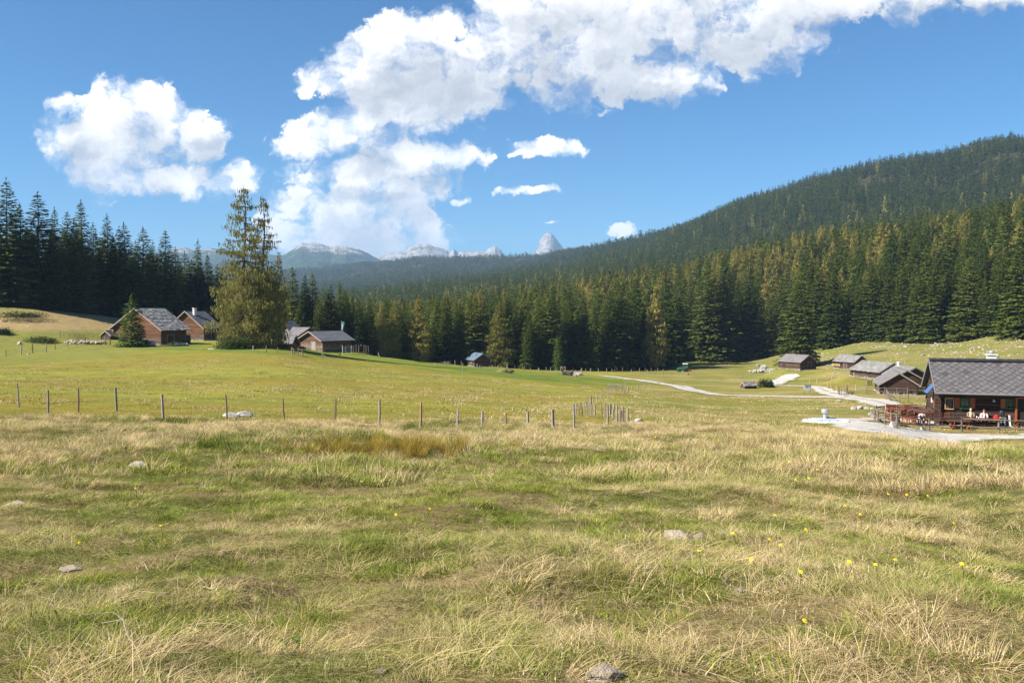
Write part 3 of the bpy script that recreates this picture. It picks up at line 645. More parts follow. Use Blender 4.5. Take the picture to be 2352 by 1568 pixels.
mountain('mountain_peak', [(1190,606),(1215,588),(1230,580),(1236,570),(1239,556),(1244,546),(1250,540),(1258,535),(1265,536),(1272,542),(1279,551),(1287,562),(1294,571),(1310,590),(1340,610)], 8200,
         'single steep pale rock tower standing above the wooded skyline', seed=23, mtn=RK2, base_py=640, foot=900, back=600, amp=.45, steep=.75)
# ------------------------------------------------------------------ haze
def build_haze():
    zmin = float(min(ZG.min(), -60)) - 30; b = MB(); b.box((0, 1500, (zmin + 780) / 2), (19000, 19000, 780 - zmin))
    mm, nb, o = mat('haze_air'); p = nb.n('ShaderNodeVolumePrincipled'); p.inputs['Color'].default_value = (0.46, 0.70, 1.0, 1); p.inputs['Density'].default_value = 0.88e-4
    p.inputs['Anisotropy'].default_value = 0.0; nb.nt.links.new(p.outputs[0], o.inputs['Volume'])
    h = b.build('haze', mm); tag(h, 'thin blue air haze over the whole valley', kind='stuff')
build_haze()

# ------------------------------------------------------------------ meadow grass
def blade_tuft(seed, n, rad, hmin, hmax, w, lean, pal, segs=3, curl=0.6, seed_heads=0.0, dirbias=0.0, radial=False):
    g = np.random.default_rng(seed); V, F, T = [], [], []
    for k in range(n):
        a = g.uniform(0, 6.28); r = rad * math.sqrt(g.random()); x0, y0 = r * cos(a), r * sin(a)
        h = g.uniform(hmin, hmax) * (1.0 if g.random() > 0.08 else 1.35); fa = g.uniform(0, 6.28) * (1 - dirbias) + dirbias * 0.6
        fa = (a + g.normal(0, .5)) if radial else fa; ln = lean * g.uniform(0.3, 1.3) * h; ww = w * g.uniform(0.7, 1.3); sx, sy = -sin(fa), cos(fa); ta = g.uniform(-.8, .8); sx, sy = sx * cos(ta) - sy * sin(ta), sx * sin(ta) + sy * cos(ta)
        base = len(V); tone = pal(g)
        for s in range(segs + 1):
            t = s / segs; bx = x0 + cos(fa) * ln * (t ** (1 + curl)); by = y0 + sin(fa) * ln * (t ** (1 + curl)); z = h * (t - 0.22 * lean * t * t * t) - 0.02
            wd = ww * (1 - t) ** 0.7 * (1 if s else .8) * .5
            if s == segs: V.append((bx, by, z))
            else: V += [(bx - sx * wd, by - sy * wd, z), (bx + sx * wd, by + sy * wd, z)]
        for s in range(segs - 1):
            q = base + 2 * s; F.append((q, q + 1, q + 3, q + 2)); T.append(tone)
        q = base + 2 * (segs - 1); F.append((q, q + 1, q + 2)); T.append(tone)
        if g.random() < seed_heads:
            tx, ty, tz = V[-1]
            for e in range(4):
                q = len(V); zz = tz - 0.006 - e * 0.010; d = 0.0028; aa = g.uniform(0, 6.28)
                V += [(tx - cos(aa) * d, ty - sin(aa) * d, zz), (tx + cos(aa) * d, ty + sin(aa) * d, zz + .004), (tx + cos(aa) * .3 * d, ty, zz + .014)]; F.append((q, q + 1, q + 2)); T.append(.95)
    m = bpy.data.meshes.new('grass_tuft'); m.from_pydata(V, [], F); a = m.attributes.new('tone', 'FLOAT', 'FACE'); a.data.foreach_set('value', T); m.update(); return m
def grass_mat(name, stops, green, gmix=0.5, trans=0.24):
    mm, b, o = mat(name); t = tone_of(b); rnd = b.n('ShaderNodeObjectInfo').outputs['Random']; pos = b.n('ShaderNodeNewGeometry').outputs['Position']
    cr = b.n('ShaderNodeValToRGB'); b.set(cr.inputs[0], t); e = cr.color_ramp.elements
    e[0].position = 0; e[0].color = (*stops[0], 1); e[1].position = 1; e[1].color = (*stops[-1], 1)
    for k, s in enumerate(stops[1:-1]): x = e.new((k + 1) / (len(stops) - 1)); x.color = (*s, 1)
    n = b.noise(pos, 0.42, 4, 0.6); f = b.math('MULTIPLY', b.map(n, 0.46, 0.62), gmix)
    c = b.mix(f, cr.outputs[0], green); v = b.math('MULTIPLY_ADD', rnd, 0.5, 0.75); c = b.mix(1.0, c, b.comb(v, v, v), 'MULTIPLY')
    d = b.n('ShaderNodeBsdfDiffuse'); tr = b.n('ShaderNodeBsdfTranslucent'); mx = b.n('ShaderNodeMixShader'); mx.inputs[0].default_value = trans
    b.set(d.inputs[0], c); b.set(tr.inputs[0], c); b.nt.links.new(d.outputs[0], mx.inputs[1]); b.nt.links.new(tr.outputs[0], mx.inputs[2]); b.nt.links.new(mx.outputs[0], o.inputs[0]); return mm
GM = grass_mat('green_grass', [(0.095, 0.135, 0.022), (0.21, 0.25, 0.040), (0.33, 0.32, 0.064), (0.54, 0.44, 0.16)], (0.13, 0.19, 0.028), 0.5)
SM = grass_mat('straw_grass', [(0.20, 0.165, 0.055), (0.43, 0.335, 0.145), (0.60, 0.455, 0.245), (0.76, 0.60, 0.38)], (0.27, 0.275, 0.060), 0.45)
RM = grass_mat('rush_grass', [(0.14, 0.15, 0.03), (0.36, 0.25, 0.05), (0.48, 0.32, 0.07), (0.24, 0.22, 0.05)], (0.2, 0.17, 0.04), 0.3)
def gobj(m, mt): m.materials.append(mt); return bpy.data.objects.new('grass_tuft', m)
pg = lambda g: float(np.clip(g.normal(.35, .28), 0, 1))
ps = lambda g: float(np.clip(g.normal(.55, .28), 0, 1))

def keepout(X, Y):
    """True where the grass may grow (not on roads, terrace or in buildings)"""
    ok = np.ones(len(X), bool)
    for (a, b, w) in ROAD_SEGS:
        a = np.array(a[:2]); b = np.array(b[:2]); d = b - a; t = np.clip(((X - a[0]) * d[0] + (Y - a[1]) * d[1]) / max(d @ d, 1e-6), 0, 1)
        ok &= np.hypot(X - a[0] - t * d[0], Y - a[1] - t * d[1]) > w * 0.5
    return ok
def build_grass():
    g = np.random.default_rng(3)
    def region(r0, r1, dens, side=4.5, k=.66):
        xm = r1 * k + side; n = int(2 * xm * r1 * dens); X = g.uniform(-xm, xm, n); Y = g.uniform(.6, r1, n); r = np.hypot(X, Y)
        ok = (np.abs(X) < Y * k + side) & (r > r0) & (r < r1); X, Y, r = X[ok], Y[ok], r[ok]; ok = keepout(X, Y); return X[ok], Y[ok], r[ok]
    def sct(name, X, Y, sc_, idx, srcs, label, tilt=.12):
        n = len(X); s = sc_; scatter(name, np.stack([X, Y, zt(X, Y) - .01], 1), np.stack([g.normal(0, tilt, n), g.normal(0, tilt, n), g.uniform(0, 6.28, n)], 1), np.stack([s, s, s * g.uniform(.8, 1.25, n)], 1), idx, srcs, label)
    # near: fine blades
    G = [gobj(blade_tuft(k, 70, .11, .035, .10, .0042, 1.3, pg, radial=k > 0), GM) for k in range(4)]
    S = [gobj(blade_tuft(20 + k, 60, .10, .05, .14, .0032, 1.7, ps, 4, .5, .03, radial=k > 0), SM) for k in range(4)]
    S2 = [gobj(blade_tuft(30 + k, 4, .12, .18, .32, .0030, .9, ps, 4, .8, .8), SM) for k in range(3)]
    D = [gobj(blade_tuft(40 + k, 44, .20, .05, .12, .0045, 3.0, ps, 4, .2, 0, .75), SM) for k in range(2)]   # matted, lying
    HB = [gobj(blade_tuft(46 + k, 15, .13, .03, .07, .022, 1.8, pg, 3, .3), GM) for k in range(2)]
    srcs = G + S + S2 + D + HB
    X, Y, r = region(1.2, 15.5, 150)
    k1 = fbm(X / .8, Y / .8, 71, 3) * .6 + fbm(X / 2.4, Y / 2.4, 72, 3) * .4 + 0.25 * (fbm(X / 5, Y / 5, 81, 2) - .5); dry = sstep(.38, .62, 1 - k1 + (g.random(len(X)) - .5) * .3) + sstep(8, 20, r) * .2
    u = g.random(len(X)); kind = np.where(u < dry * .66, np.where(g.random(len(X)) < .06, 2, np.where(g.random(len(X)) < .4, 3, 1)), 0)
    idx = np.select([kind == 0, kind == 1, kind == 2], [g.integers(0, 4, len(X)), 4 + g.integers(0, 4, len(X)), 8 + g.integers(0, 3, len(X))], 11 + g.integers(0, 2, len(X)))
    hb = (kind == 0) & (g.random(len(X)) < .18); idx = np.where(hb, 13 + g.integers(0, 2, len(X)), idx)
    hv = .62 + .75 * sstep(.40, .66, fbm(X / .42, Y / .42, 91, 2)) + .25 * sstep(.5, .7, fbm(X / 1.6, Y / 1.6, 92, 2)); sct('meadow_grass', X, Y, g.uniform(.50, .95, len(X)) * hv, idx, srcs, 'long mixed green and straw-coloured meadow grass in the foreground')
    # middle: wider blades
    G = [gobj(blade_tuft(50 + k, 50, .20, .05, .16, .009, 1.1, pg, 2, radial=True), GM) for k in range(4)]
    S = [gobj(blade_tuft(60 + k, 54, .20, .08, .22, .0075, 1.2, ps, 3, .5, 0, radial=True), SM) for k in range(4)]
    S2 = [gobj(blade_tuft(70 + k, 6, .25, .20, .38, .007, .7, ps, 3, .8, 0), SM) for k in range(3)]
    X, Y, r = region(15, 46, 24); k1 = fbm(X / 1.1, Y / 1.1, 71, 3) * .55 + fbm(X / 3.5, Y / 3.5, 72, 3) * .45 + 0.3 * (fbm(X / 7, Y / 7, 81, 2) - .5)
    dry = sstep(.40, .58, 1 - k1 + (g.random(len(X)) - .5) * .2) + .15 + .25 * sstep(24, 38, r); u = g.random(len(X))
    kind = np.where(u < dry * .72, np.where(g.random(len(X)) < .08, 2, 1), 0)
    idx = np.select([kind == 0, kind == 1], [g.integers(0, 4, len(X)), 4 + g.integers(0, 4, len(X))], 8 + g.integers(0, 3, len(X)))
    hv = .55 + .75 * sstep(.4, .66, fbm(X / .8, Y / .8, 91, 2)) + .25 * sstep(.5, .7, fbm(X / 3, Y / 3, 92, 2)); sct('rough_grass', X, Y, g.uniform(.7, 1.2, len(X)) * hv, idx, G + S + S2, 'tall straw-coloured rough grass on the crest of the meadow')
    # short grazed field beyond
    G = [gobj(blade_tuft(80 + k, 24, .40, .03, .11, .024, .9, pg, 2), GM) for k in range(3)]
    S = [gobj(blade_tuft(84 + k, 22, .40, .05, .16, .020, .9, ps, 2), SM) for k in range(2)]
    X, Y, r = region(45, 140, 3.4); X, Y = X, Y
    pn = fbm(X / 4, Y / 3, 33, 3); idx = np.where(g.random(len(X)) < .25 + .75 * sstep(.42, .6, pn), 3 + g.integers(0, 2, len(X)), g.integers(0, 3, len(X)))
    sct('pasture_grass', X, Y, g.uniform(.5, 1.1, len(X)) * (.5 + 1.1 * sstep(.45, .7, fbm(X / 2.2, Y / 2.2, 34, 2))), idx, G + S, 'short grazed grass on the fenced field and pasture')
    # brown-green rush tussocks on the rise
    T = [gobj(blade_tuft(90 + k, 170, .20, .30, .75, .007, .7, pg, 3, radial=True), RM) for k in range(3)]
    n = 0; spots = []
    for (px, py, rx, ry, cnt) in ((850, 1040, 2.6, 1.3, 60), (930, 1045, 1.3, .9, 22), (1130, 992, .6, .4, 4)):
        p = ground(px, py, 10)
        for _ in range(cnt): spots.append((p.x + g.normal(0, rx / 2), p.y + g.normal(0, ry / 2)))
    sp = np.array(spots); sct('rush_tussocks', sp[:, 0], sp[:, 1], g.uniform(.45, .85, len(sp)), g.integers(0, 3, len(sp)), T, 'clump of amber-green rushes standing in the rough grass left of centre')
    T2 = [gobj(blade_tuft(95 + k, 120, .28, .12, .34, .010, .7, lambda g: float(np.clip(g.normal(.15, .15), 0, 1)), 3), GM) for k in range(2)]
    spots = []
    for (px, py, rx, ry, cnt) in ((760, 1003, 3.4, .8, 46), (1120, 994, 1.6, .5, 16), (580, 1030, 2.2, .6, 22), (300, 968, 2.4, .5, 14), (1000, 985, 1.2, .4, 8)):
        p = ground(px, py, 10)
        for _ in range(cnt): spots.append((p.x + g.normal(0, rx / 2), p.y + g.normal(0, ry / 2)))
    sp = np.array(spots); sct('green_tussocks', sp[:, 0], sp[:, 1], g.uniform(.6, 1.2, len(sp)), g.integers(0, 2, len(sp)), T2, 'dark green grassy hummocks on the crest left of centre')
# ------------------------------------------------------------------ roads
ROAD_SEGS = []
def log_mat(name, hi, lo, zs=1.0, dark=0.5):
    """weathered horizontal timber: streaks along the grain, greyer near the ground"""
    mm, b, o = mat(name); tc = b.n('ShaderNodeTexCoord').outputs['Object']; z = b.sep(tc)[2]
    n = b.noise(b.vmath('MULTIPLY', tc, (0.7, 0.7, 9)), 1.6, 5, 0.65); n2 = b.noise(tc, 0.8, 4, 0.6)
    f = b.map(b.math('MULTIPLY_ADD', b.math('SUBTRACT', n2, 0.5), 2.5, z), zs - 0.5, zs + 0.7)
    c = b.mix(f, lo, hi); t = b.math('MULTIPLY', b.map(n, 0.3, 0.7, dark, 1.25, False), b.math('MULTIPLY_ADD', tone_of(b), 0.7, 0.65))
    c = b.mix(1.0, c, b.comb(t, t, t), 'MULTIPLY'); p = b.n('ShaderNodeBsdfPrincipled'); b.set(p.inputs['Base Color'], c); p.inputs['Roughness'].default_value = .85; p.inputs['Specular IOR Level'].default_value = .2
    bp = b.n('ShaderNodeBump'); bp.inputs['Strength'].default_value = .4; bp.inputs['Distance'].default_value = .03; b.set(bp.inputs['Height'], n); b.nt.links.new(bp.outputs[0], p.inputs['Normal'])
    b.nt.links.new(p.outputs[0], o.inputs[0]); return mm
M['log_orange'] = log_mat('orange_timber', (0.155, 0.074, 0.038), (0.12, 0.086, 0.064), 1.3, .25)
M['log_brown'] = log_mat('brown_timber', (0.095, 0.054, 0.038), (0.10, 0.076, 0.060), 0.6)
M['log_dark'] = log_mat('dark_timber', (0.075, 0.042, 0.030), (0.085, 0.064, 0.050), 0.5)
M['log_grey'] = log_mat('grey_timber', (0.12, 0.070, 0.046), (0.20, 0.155, 0.12), 1.6, .35)
M['log_hut'] = log_mat('hut_timber', (0.062, 0.038, 0.028), (0.115, 0.078, 0.058), 0.5)
M['core'] = simple_mat('dark_gap', (0.03, 0.024, 0.02))
M['shake'] = simple_mat('silver_shakes', (0.06, 0.06, 0.065), (0.38, 0.37, 0.36), nscale=2, stretch=(1.5, 1.5, 1.5), tonemix=.7, rough=.75)
M['shake_pale'] = simple_mat('pale_shakes', (0.14, 0.135, 0.125), (0.29, 0.28, 0.265), nscale=2, tonemix=.7, rough=.8)
M['slate'] = simple_mat('grey_roofing', (0.13, 0.12, 0.12), (0.20, 0.19, 0.185), nscale=1.5, tonemix=.4, rough=.75)
M['slate_dark'] = simple_mat('dark_roofing', (0.075, 0.08, 0.09), (0.13, 0.13, 0.14), nscale=1.5, tonemix=.5, rough=.6)
M['metal_blue'] = simple_mat('blue_grey_sheet_roof', (0.13, 0.18, 0.24), (0.17, 0.22, 0.28), nscale=.6, tonemix=.3, rough=.45, bump=.05)
M['barge'] = simple_mat('pale_bargeboard', (0.36, 0.27, 0.22), (0.26, 0.2, 0.17), nscale=4)
M['greywood'] = simple_mat('weathered_grey_wood', (0.36, 0.31, 0.27), (0.17, 0.145, 0.125), nscale=5, stretch=(1, 1, .4), tonemix=.5)
M['brownwood'] = simple_mat('weathered_brown_post', (0.30, 0.20, 0.13), (0.18, 0.12, 0.08), nscale=5, stretch=(1, 1, .3), tonemix=.4)
M['yellowwood'] = simple_mat('fresh_yellow_stake', (0.62, 0.40, 0.16), (0.5, 0.30, 0.12), nscale=5)
M['orangewood'] = simple_mat('orange_varnished_wood', (0.40, 0.115, 0.032), (0.22, 0.065, 0.025), nscale=5, stretch=(.4, 2, 2), rough=.5, tonemix=.4)
M['redwood'] = simple_mat('red_brown_varnished_wood', (0.17, 0.060, 0.038), (0.10, 0.045, 0.034), nscale=5, stretch=(.4, 2, 2), rough=.45, tonemix=.4)
M['stone'] = simple_mat('limestone', (0.50, 0.47, 0.43), (0.26, 0.24, 0.215), nscale=3, tonemix=.15, bump=1.0, bscale=7)
M['tanstone'] = simple_mat('tan_field_stone', (0.56, 0.46, 0.37), (0.30, 0.235, 0.175), nscale=3, tonemix=.15, bump=1.0, bscale=9)
M['mosstone'] = simple_mat('lichened_limestone', (0.34, 0.32, 0.29), (0.17, 0.165, 0.14), nscale=2.5, tonemix=.15, bump=1.0, bscale=7)
M['white'] = simple_mat('white_plaster', (0.70, 0.69, 0.66), (0.54, 0.53, 0.50), nscale=3, bump=.1)
M['steel'] = simple_mat('galvanised_steel', (0.50, 0.53, 0.56), (0.42, 0.45, 0.48), nscale=3, metallic=.55, rough=.45, bump=.03)
M['lid'] = simple_mat('blue_grey_lid', (0.46, 0.53, 0.60), (0.40, 0.47, 0.54), nscale=3, rough=.5, bump=.03)
M['concrete'] = simple_mat('pale_concrete', (0.66, 0.64, 0.60), (0.54, 0.52, 0.48), nscale=4, bump=.2)
M['black'] = simple_mat('black_plastic', (0.015, 0.015, 0.017), (0.03, 0.03, 0.032), rough=.6, bump=.05)
M['glass'] = simple_mat('dark_window_glass', (0.02, 0.025, 0.03), (0.03, 0.035, 0.04), rough=.1, bump=0, spec=.6)
M['greenpaint'] = simple_mat('green_paint', (0.02, 0.12, 0.06), (0.015, 0.09, 0.045), rough=.5, bump=.05)
M['solar'] = simple_mat('blue_solar_cells', (0.05, 0.10, 0.26), (0.08, 0.15, 0.34), rough=.15, bump=0, nscale=20, spec=.6)
M['red'] = simple_mat('red_cloth', (0.55, 0.02, 0.03), (0.4, 0.015, 0.02), bump=.1)
def track_mat():
    """gravel with wheel ruts, a grassy middle and ragged worn edges"""
    mm, b, o = mat('gravel_track'); pos = b.n('ShaderNodeNewGeometry').outputs['Position']; n = b.noise(pos, 1.1, 5, .65); n2 = b.noise(pos, 22, 3, .7); n3 = b.noise(pos, .7, 5, .7)
    a = b.n('ShaderNodeAttribute'); a.attribute_name = 'across'; u = b.math('ABSOLUTE', a.outputs['Fac']); md = b.n('ShaderNodeAttribute'); md.attribute_name = 'middle'
    c = b.mix(b.map(n, .35, .65), (0.41, 0.375, 0.335), (0.57, 0.54, 0.505)); v = b.map(n2, .3, .7, .78, 1.12, False); c = b.mix(1.0, c, b.comb(v, v, v), 'MULTIPLY')
    g = b.mix(b.map(n2, .4, .6), (0.15, 0.16, 0.045), (0.26, 0.225, 0.08))
    mid = b.math('MULTIPLY', b.map(b.math('ADD', u, b.math('MULTIPLY', b.math('SUBTRACT', n3, .5), .9)), .0, .22, 1, 0), md.outputs['Fac'])
    edge = b.map(b.math('ADD', u, b.math('MULTIPLY', b.math('SUBTRACT', n3, .5), 1.1)), .66, .92)
    c = b.mix(b.math('MAXIMUM', mid, edge), c, g); ph = b.math('MULTIPLY', b.map(n3, .60, .72), .55); c = b.mix(ph, c, g)
    p = b.n('ShaderNodeBsdfDiffuse'); b.set(p.inputs[0], c); bp = b.n('ShaderNodeBump'); bp.inputs['Strength'].default_value = .7; bp.inputs['Distance'].default_value = .04; b.set(bp.inputs['Height'], b.math('ADD', n2, n)); b.nt.links.new(bp.outputs[0], p.inputs['Normal'])
    b.nt.links.new(p.outputs[0], o.inputs[0]); return mm
M['gravel'] = track_mat()
def road(name, pts, w, label, ymin=46, lift=.05, seed=0, middle=0.0):
    P = [ground(px, py, ymin) for px, py in pts]; ws = w if hasattr(w, '__len__') else [w] * len(P)
    for k in range(len(P) - 1): ROAD_SEGS.append((tuple(P[k]), tuple(P[k + 1]), (ws[k] + ws[k + 1]) / 2 + .3))
    cum = np.concatenate([[0], np.cumsum([(P[k+1].xy - P[k].xy).length for k in range(len(P)-1)])]); n = max(8, int(cum[-1] / .6)); s = np.linspace(0, cum[-1], n)
    X = pchip(cum, [p.x for p in P], s)[:, 0]; Y = pchip(cum, [p.y for p in P], s)[:, 0]; Wd = np.interp(s, cum, ws)
    dx = np.gradient(X); dy = np.gradient(Y); l = np.hypot(dx, dy) + 1e-9; nx, ny = -dy / l, dx / l; K = 9; V = []
    for k in range(K):
        u = k / (K - 1) - .5; e = 1 + (fbm(s / 2.2, s * 0 + (3 if u > 0 else 9) + seed, 7, 3) - .5) * .55
        x = X + nx * u * Wd * e * 1.25; y = Y + ny * u * Wd * e * 1.25; d = lift * (1 - abs(2 * u) ** 4 * .7) + np.hypot(x, y) * .00025; V.append(np.stack([x, y, zt(x, y) + d], 1))
    V = np.concatenate(V); i, j = np.meshgrid(np.arange(K - 1), np.arange(n - 1), indexing='ij'); q = (i * n + j).ravel(); F = np.stack([q, q + 1, q + n + 1, q + n], -1)
    if (V[n] - V[0])[0] * dy[0] - (V[n] - V[0])[1] * dx[0] < 0: pass
    me = np_mesh(name, V, F[:, ::-1], [M['gravel']], smooth=True); aa = me.attributes.new('across', 'FLOAT', 'POINT'); aa.data.foreach_set('value', np.repeat(np.linspace(-1, 1, K), n).astype(np.float32))
    aa = me.attributes.new('middle', 'FLOAT', 'POINT'); aa.data.foreach_set('value', np.full(len(V), middle, np.float32)); o = new_obj(name, me); return tag(o, label, kind='structure')
road('road', [(1330,861),(1365,862),(1392,864),(1442,870.6),(1481,875),(1520,881),(1567,889),(1598,898),(1630,903.3),(1653,907),(1737,909.5),(1820,911.5),(1903,912),(1945,913),(1987,918),(2028,927),(2060,937),(2100,944)], [.6,.8,2.2,2.8,3.0,3.0,3.6,3.6,3.2,3.0,2.8,2.8,3.2,4.2,4.6,4.4,3.4,2.6], 'white gravel track curving down the valley to the hut', seed=1, middle=.6)
road('path', [(1762,885),(1820,886.6),(1872,889),(1893,896.5),(1914,904),(1950,912)], [1.6,1.8,2.4,3,3.4,3], 'white gravel path joining the track from the upper huts', lift=.07, seed=2, middle=.9)
road('gravel_slope', [(1765,885),(1782,880),(1800,873),(1815,867),(1834,862.5)], [2,4,4.5,4,2], 'patch of bare pale gravel on the bank', lift=.09, seed=3)
road('forecourt', [(1935,967),(1972,972),(1993,983),(2032,995),(2090,1001),(2160,1004),(2250,1004),(2360,1003),(2460,1002)], [1.8,3.6,4.6,5.0,4.6,4.2,4.2,4.2,4.2], 'white gravel drive in front of the hut', lift=.06, seed=4)
road('path', [(1925,966),(1960,964.5),(1990,965),(2020,963)], [2.4,2.4,2,1.6], 'pale path from the concrete slab to the terrace', lift=.08, seed=5)
road('terrace', [(2030,962),(2085,967),(2150,972),(2250,975),(2360,976),(2470,976)], [2,5,5,4.6,4.6,4.6], 'pale gravel terrace of the hut', lift=.07, seed=6)

# ------------------------------------------------------------------ timber huts
def wtan(px, py): d = ray(px, py); return d.x / d.y
def solve(A, E2px, apex, theta, side, Y, L=None, W=None):
    a = at(A[0], A[1], Y); d = (sin(R(theta)), cos(R(theta))); ph = theta - 90 if side < 0 else theta + 90; g = (sin(R(ph)), cos(R(ph)))
    if L is None: k = wtan(E2px, A[1]); L = (k * a.y - a.x) / (d[0] - k * d[1])
    if W is None: k = wtan(*apex); w = (k * a.y - a.x) / (g[0] - k * g[1])
    else: w = W / 2
    ya = a.y + w * g[1]; hr = at(apex[0], apex[1], ya).z; c = Vector((a.x + L/2*d[0] + w*g[0], a.y + L/2*d[1] + w*g[1], 0))
    return c, math.atan2(d[1], d[0]), L, 2*w, a.z, hr
def gable_logs(mb, x0, x1, along, fixed, out, z0, ztop, hrow=.24, prot=.05, gable=None, jut=0.0):
    """rows of rounded logs on one wall; along 'x' or 'y'; gable=(half width, eave z, ridge z) clips the rows"""
    z = z0
    while z < ztop - .05:
        h = min(hrow, ztop - z); a, b = x0, x1; zc = z + h * .5
        if gable and z + h > gable[1]:
            k = (gable[2] - (z + h)) / max(gable[2] - gable[1], .01); hw = gable[0] * k
            if hw < .12: break
            a, b = max(x0, -hw), min(x1, hw)
        j = jut * random.uniform(.6, 1.2) if not (gable and z + h > gable[1]) else 0
        prof = [(0, 0), (prot * .7, h * .08), (prot, h * .35), (prot, h * .65), (prot * .7, h * .92), (0, h)]; base = len(mb.v); t = random.random()
        for e in (a - j, b + j):
            for (o_, zz) in prof:
                f = fixed + out * o_; mb.v.append((e, f, z + zz) if along == 'x' else (f, e, z + zz))
        n = len(prof)
        for k in range(n - 1): mb.face((base + k, base + k + 1, base + n + k + 1, base + n + k), t)
        mb.face([base + k for k in range(n)], t); mb.face([base + n + k for k in range(n)][::-1], t)
        z += hrow
def house(name, label, A, E2px, apex, theta, side, Y, base, wall, roof, group=None, ox=.5, oy=.6, course=.42, shingle=.32, lifted=.05, L=None, W=None, wins=(), doors=(), chim=None, barge='barge', style='shake', plinth=.0, cat='timber hut', back_ext=0):
    c, rz, L, Wd, ze, zr = solve(A, E2px, apex, theta, side, Y, L, W); z0 = (at(A[0], base, Y).z); L = abs(L); Wd = abs(Wd)
    print('HUT', name, A, 'L %.1f W %.1f wall %.1f ridge %.1f' % (L, Wd, ze - z0, zr - z0), 'PAD (%.1f,%.1f,%.2f,%.1f),' % (c.x, c.y, z0, max(abs(L), abs(Wd)) / 2))
    o = empty(name, (c.x, c.y, z0), rz, label, cat, group); he, hr = ze - z0, zr - z0; hw = Wd / 2 - oy; lx = L / 2 - ox; slope = (hr - he) / (Wd / 2); hwall = hr - slope * hw - .12; ridge = hr - .12
    mb = MB()   # walls
    n = len(mb.v); pr = []
    for x in (-lx + .02, lx - .02): pr += [(x, -hw + .02, -1.2), (x, hw - .02, -1.2), (x, hw - .02, hwall), (x, 0, ridge - .02), (x, -hw + .02, hwall)]
    mb.v += pr; mb.mi = 1; mb.face([n+i for i in range(5)][::-1]); mb.face([n+5+i for i in range(5)])
    for i in range(5): mb.face((n+i, n+(i+1) % 5, n+5+(i+1) % 5, n+5+i))
    mb.mi = 0
    for s in (-1, 1): gable_logs(mb, -lx, lx, 'x', s * hw, s, -.9, hwall, jut=.14); gable_logs(mb, -hw, hw, 'y', s * lx, s, -1.02, ridge, gable=(hw, hwall, ridge), jut=.14)
    wo = mb.build('wall', [M[wall], M['core']], o)
    if plinth:
        sb = MB(); g = random.Random(int(A[0]))
        for s in (-1, 1):
            x = -lx
            while x < lx: w = g.uniform(.3, .6); sb.blob((x + w/2, s * (hw + .05), g.uniform(-.1, .05)), (w*.55, .22, plinth * g.uniform(.7, 1)), g.randrange(999), 8, .12); x += w
            y = -hw
            while y < hw: w = g.uniform(.3, .6); sb.blob((s * (lx + .05), y + w/2, g.uniform(-.1, .05)), (.22, w*.55, plinth * g.uniform(.7, 1)), g.randrange(999), 8, .12); y += w
        sb.build('stone_base', M['mosstone'], o)
    # roof
    rb = MB(); sl = math.hypot(Wd / 2, hr - he); ny, nz = (hr - he) / sl, (Wd / 2) / sl
    def pt(x, s, sy, up): return Vector((x, sy * (s * Wd / 2 + ny * up), hr - s * (hr - he) + nz * up))
    g = random.Random(int(A[0] * 7))
    for sy in (-1, 1):
        p = [pt(-L/2, 0, sy, -.09), pt(L/2, 0, sy, -.09), pt(L/2, 1, sy, -.09), pt(-L/2, 1, sy, -.09)]; q = [pt(-L/2, 0, sy, 0), pt(L/2, 0, sy, 0), pt(L/2, 1, sy, 0), pt(-L/2, 1, sy, 0)]
        rb.hexa(p + q if sy < 0 else p[::-1] + q[::-1], .4)
        if style in ('shake', 'board'):
            nc = max(3, int(sl / course))
            for ci in range(nc):
                s0, s1 = ci / nc, (ci + 1.15) / nc; x = -L/2
                while x < L/2 - .02:
                    w = shingle * g.uniform(.7, 1.4) if style == 'shake' else g.uniform(1.5, 3); xe = min(x + w, L/2); e = s1 + g.uniform(-.12, .12) / nc * (1 if style == 'shake' else .3); e = min(e, 1.0 + .25 / nc); lf = lifted * g.uniform(.6, 1.4); gp = .012
                    p = [pt(x+gp, s0, sy, .004), pt(xe-gp, s0, sy, .004), pt(xe-gp, e, sy, lf), pt(x+gp, e, sy, lf)]; q = [v + Vector((0, sy*ny*.03, nz*.03)) for v in p]
                    rb.hexa(p + q if sy < 0 else p[::-1] + q[::-1], min(1, max(0, g.gauss(.5, .28)))); x = xe
        elif style == 'metal':
            k = int(L / .55)
            for i in range(k + 1): x = -L/2 + L * i / k; rb.bar(pt(x, 0, sy, .02), pt(x, 1, sy, .02), .03, .04, .5)
        elif style == 'sheet':
            nc = max(2, int(sl / 1.0))
            for ci in range(nc):
                x = -L/2
                while x < L/2 - .02: w = g.uniform(.9, 1.1); xe = min(x + w, L/2); p = [pt(x, ci/nc, sy, .004), pt(xe, ci/nc, sy, .004), pt(xe, (ci+1.03)/nc, sy, .02), pt(x, (ci+1.03)/nc, sy, .02)]; q = [v + Vector((0, sy*ny*.01, nz*.01)) for v in p]; rb.hexa(p + q if sy < 0 else p[::-1] + q[::-1]); x = xe
    rb.box((0, 0, hr + .045), (L + .02, .26, .05), tone=.8)
    ro = rb.build('roof', M[roof], o)
    for sx in (-1, 1):
        for sy in (-1, 1): bb = MB(); bb.bar(pt(sx * (L/2 + .03), .005, sy, -.06), pt(sx * (L/2 + .03), 1.01, sy, -.06), .045, .2, up=(0, -sy*ny, nz)); bb.build('bargeboard', M[barge], o)
    def wall_pt(wl, u, z, out): 
        if wl == 'front': return Vector((-lx + u, side * (hw + out), z)), (1, 0), 0.0
        if wl == 'gable': return Vector((-lx - out, side * (hw - u), z)), (0, 1), pi / 2
        return Vector((-lx + u, -side * (hw + out), z)), (1, 0), 0.0
    S_ = side
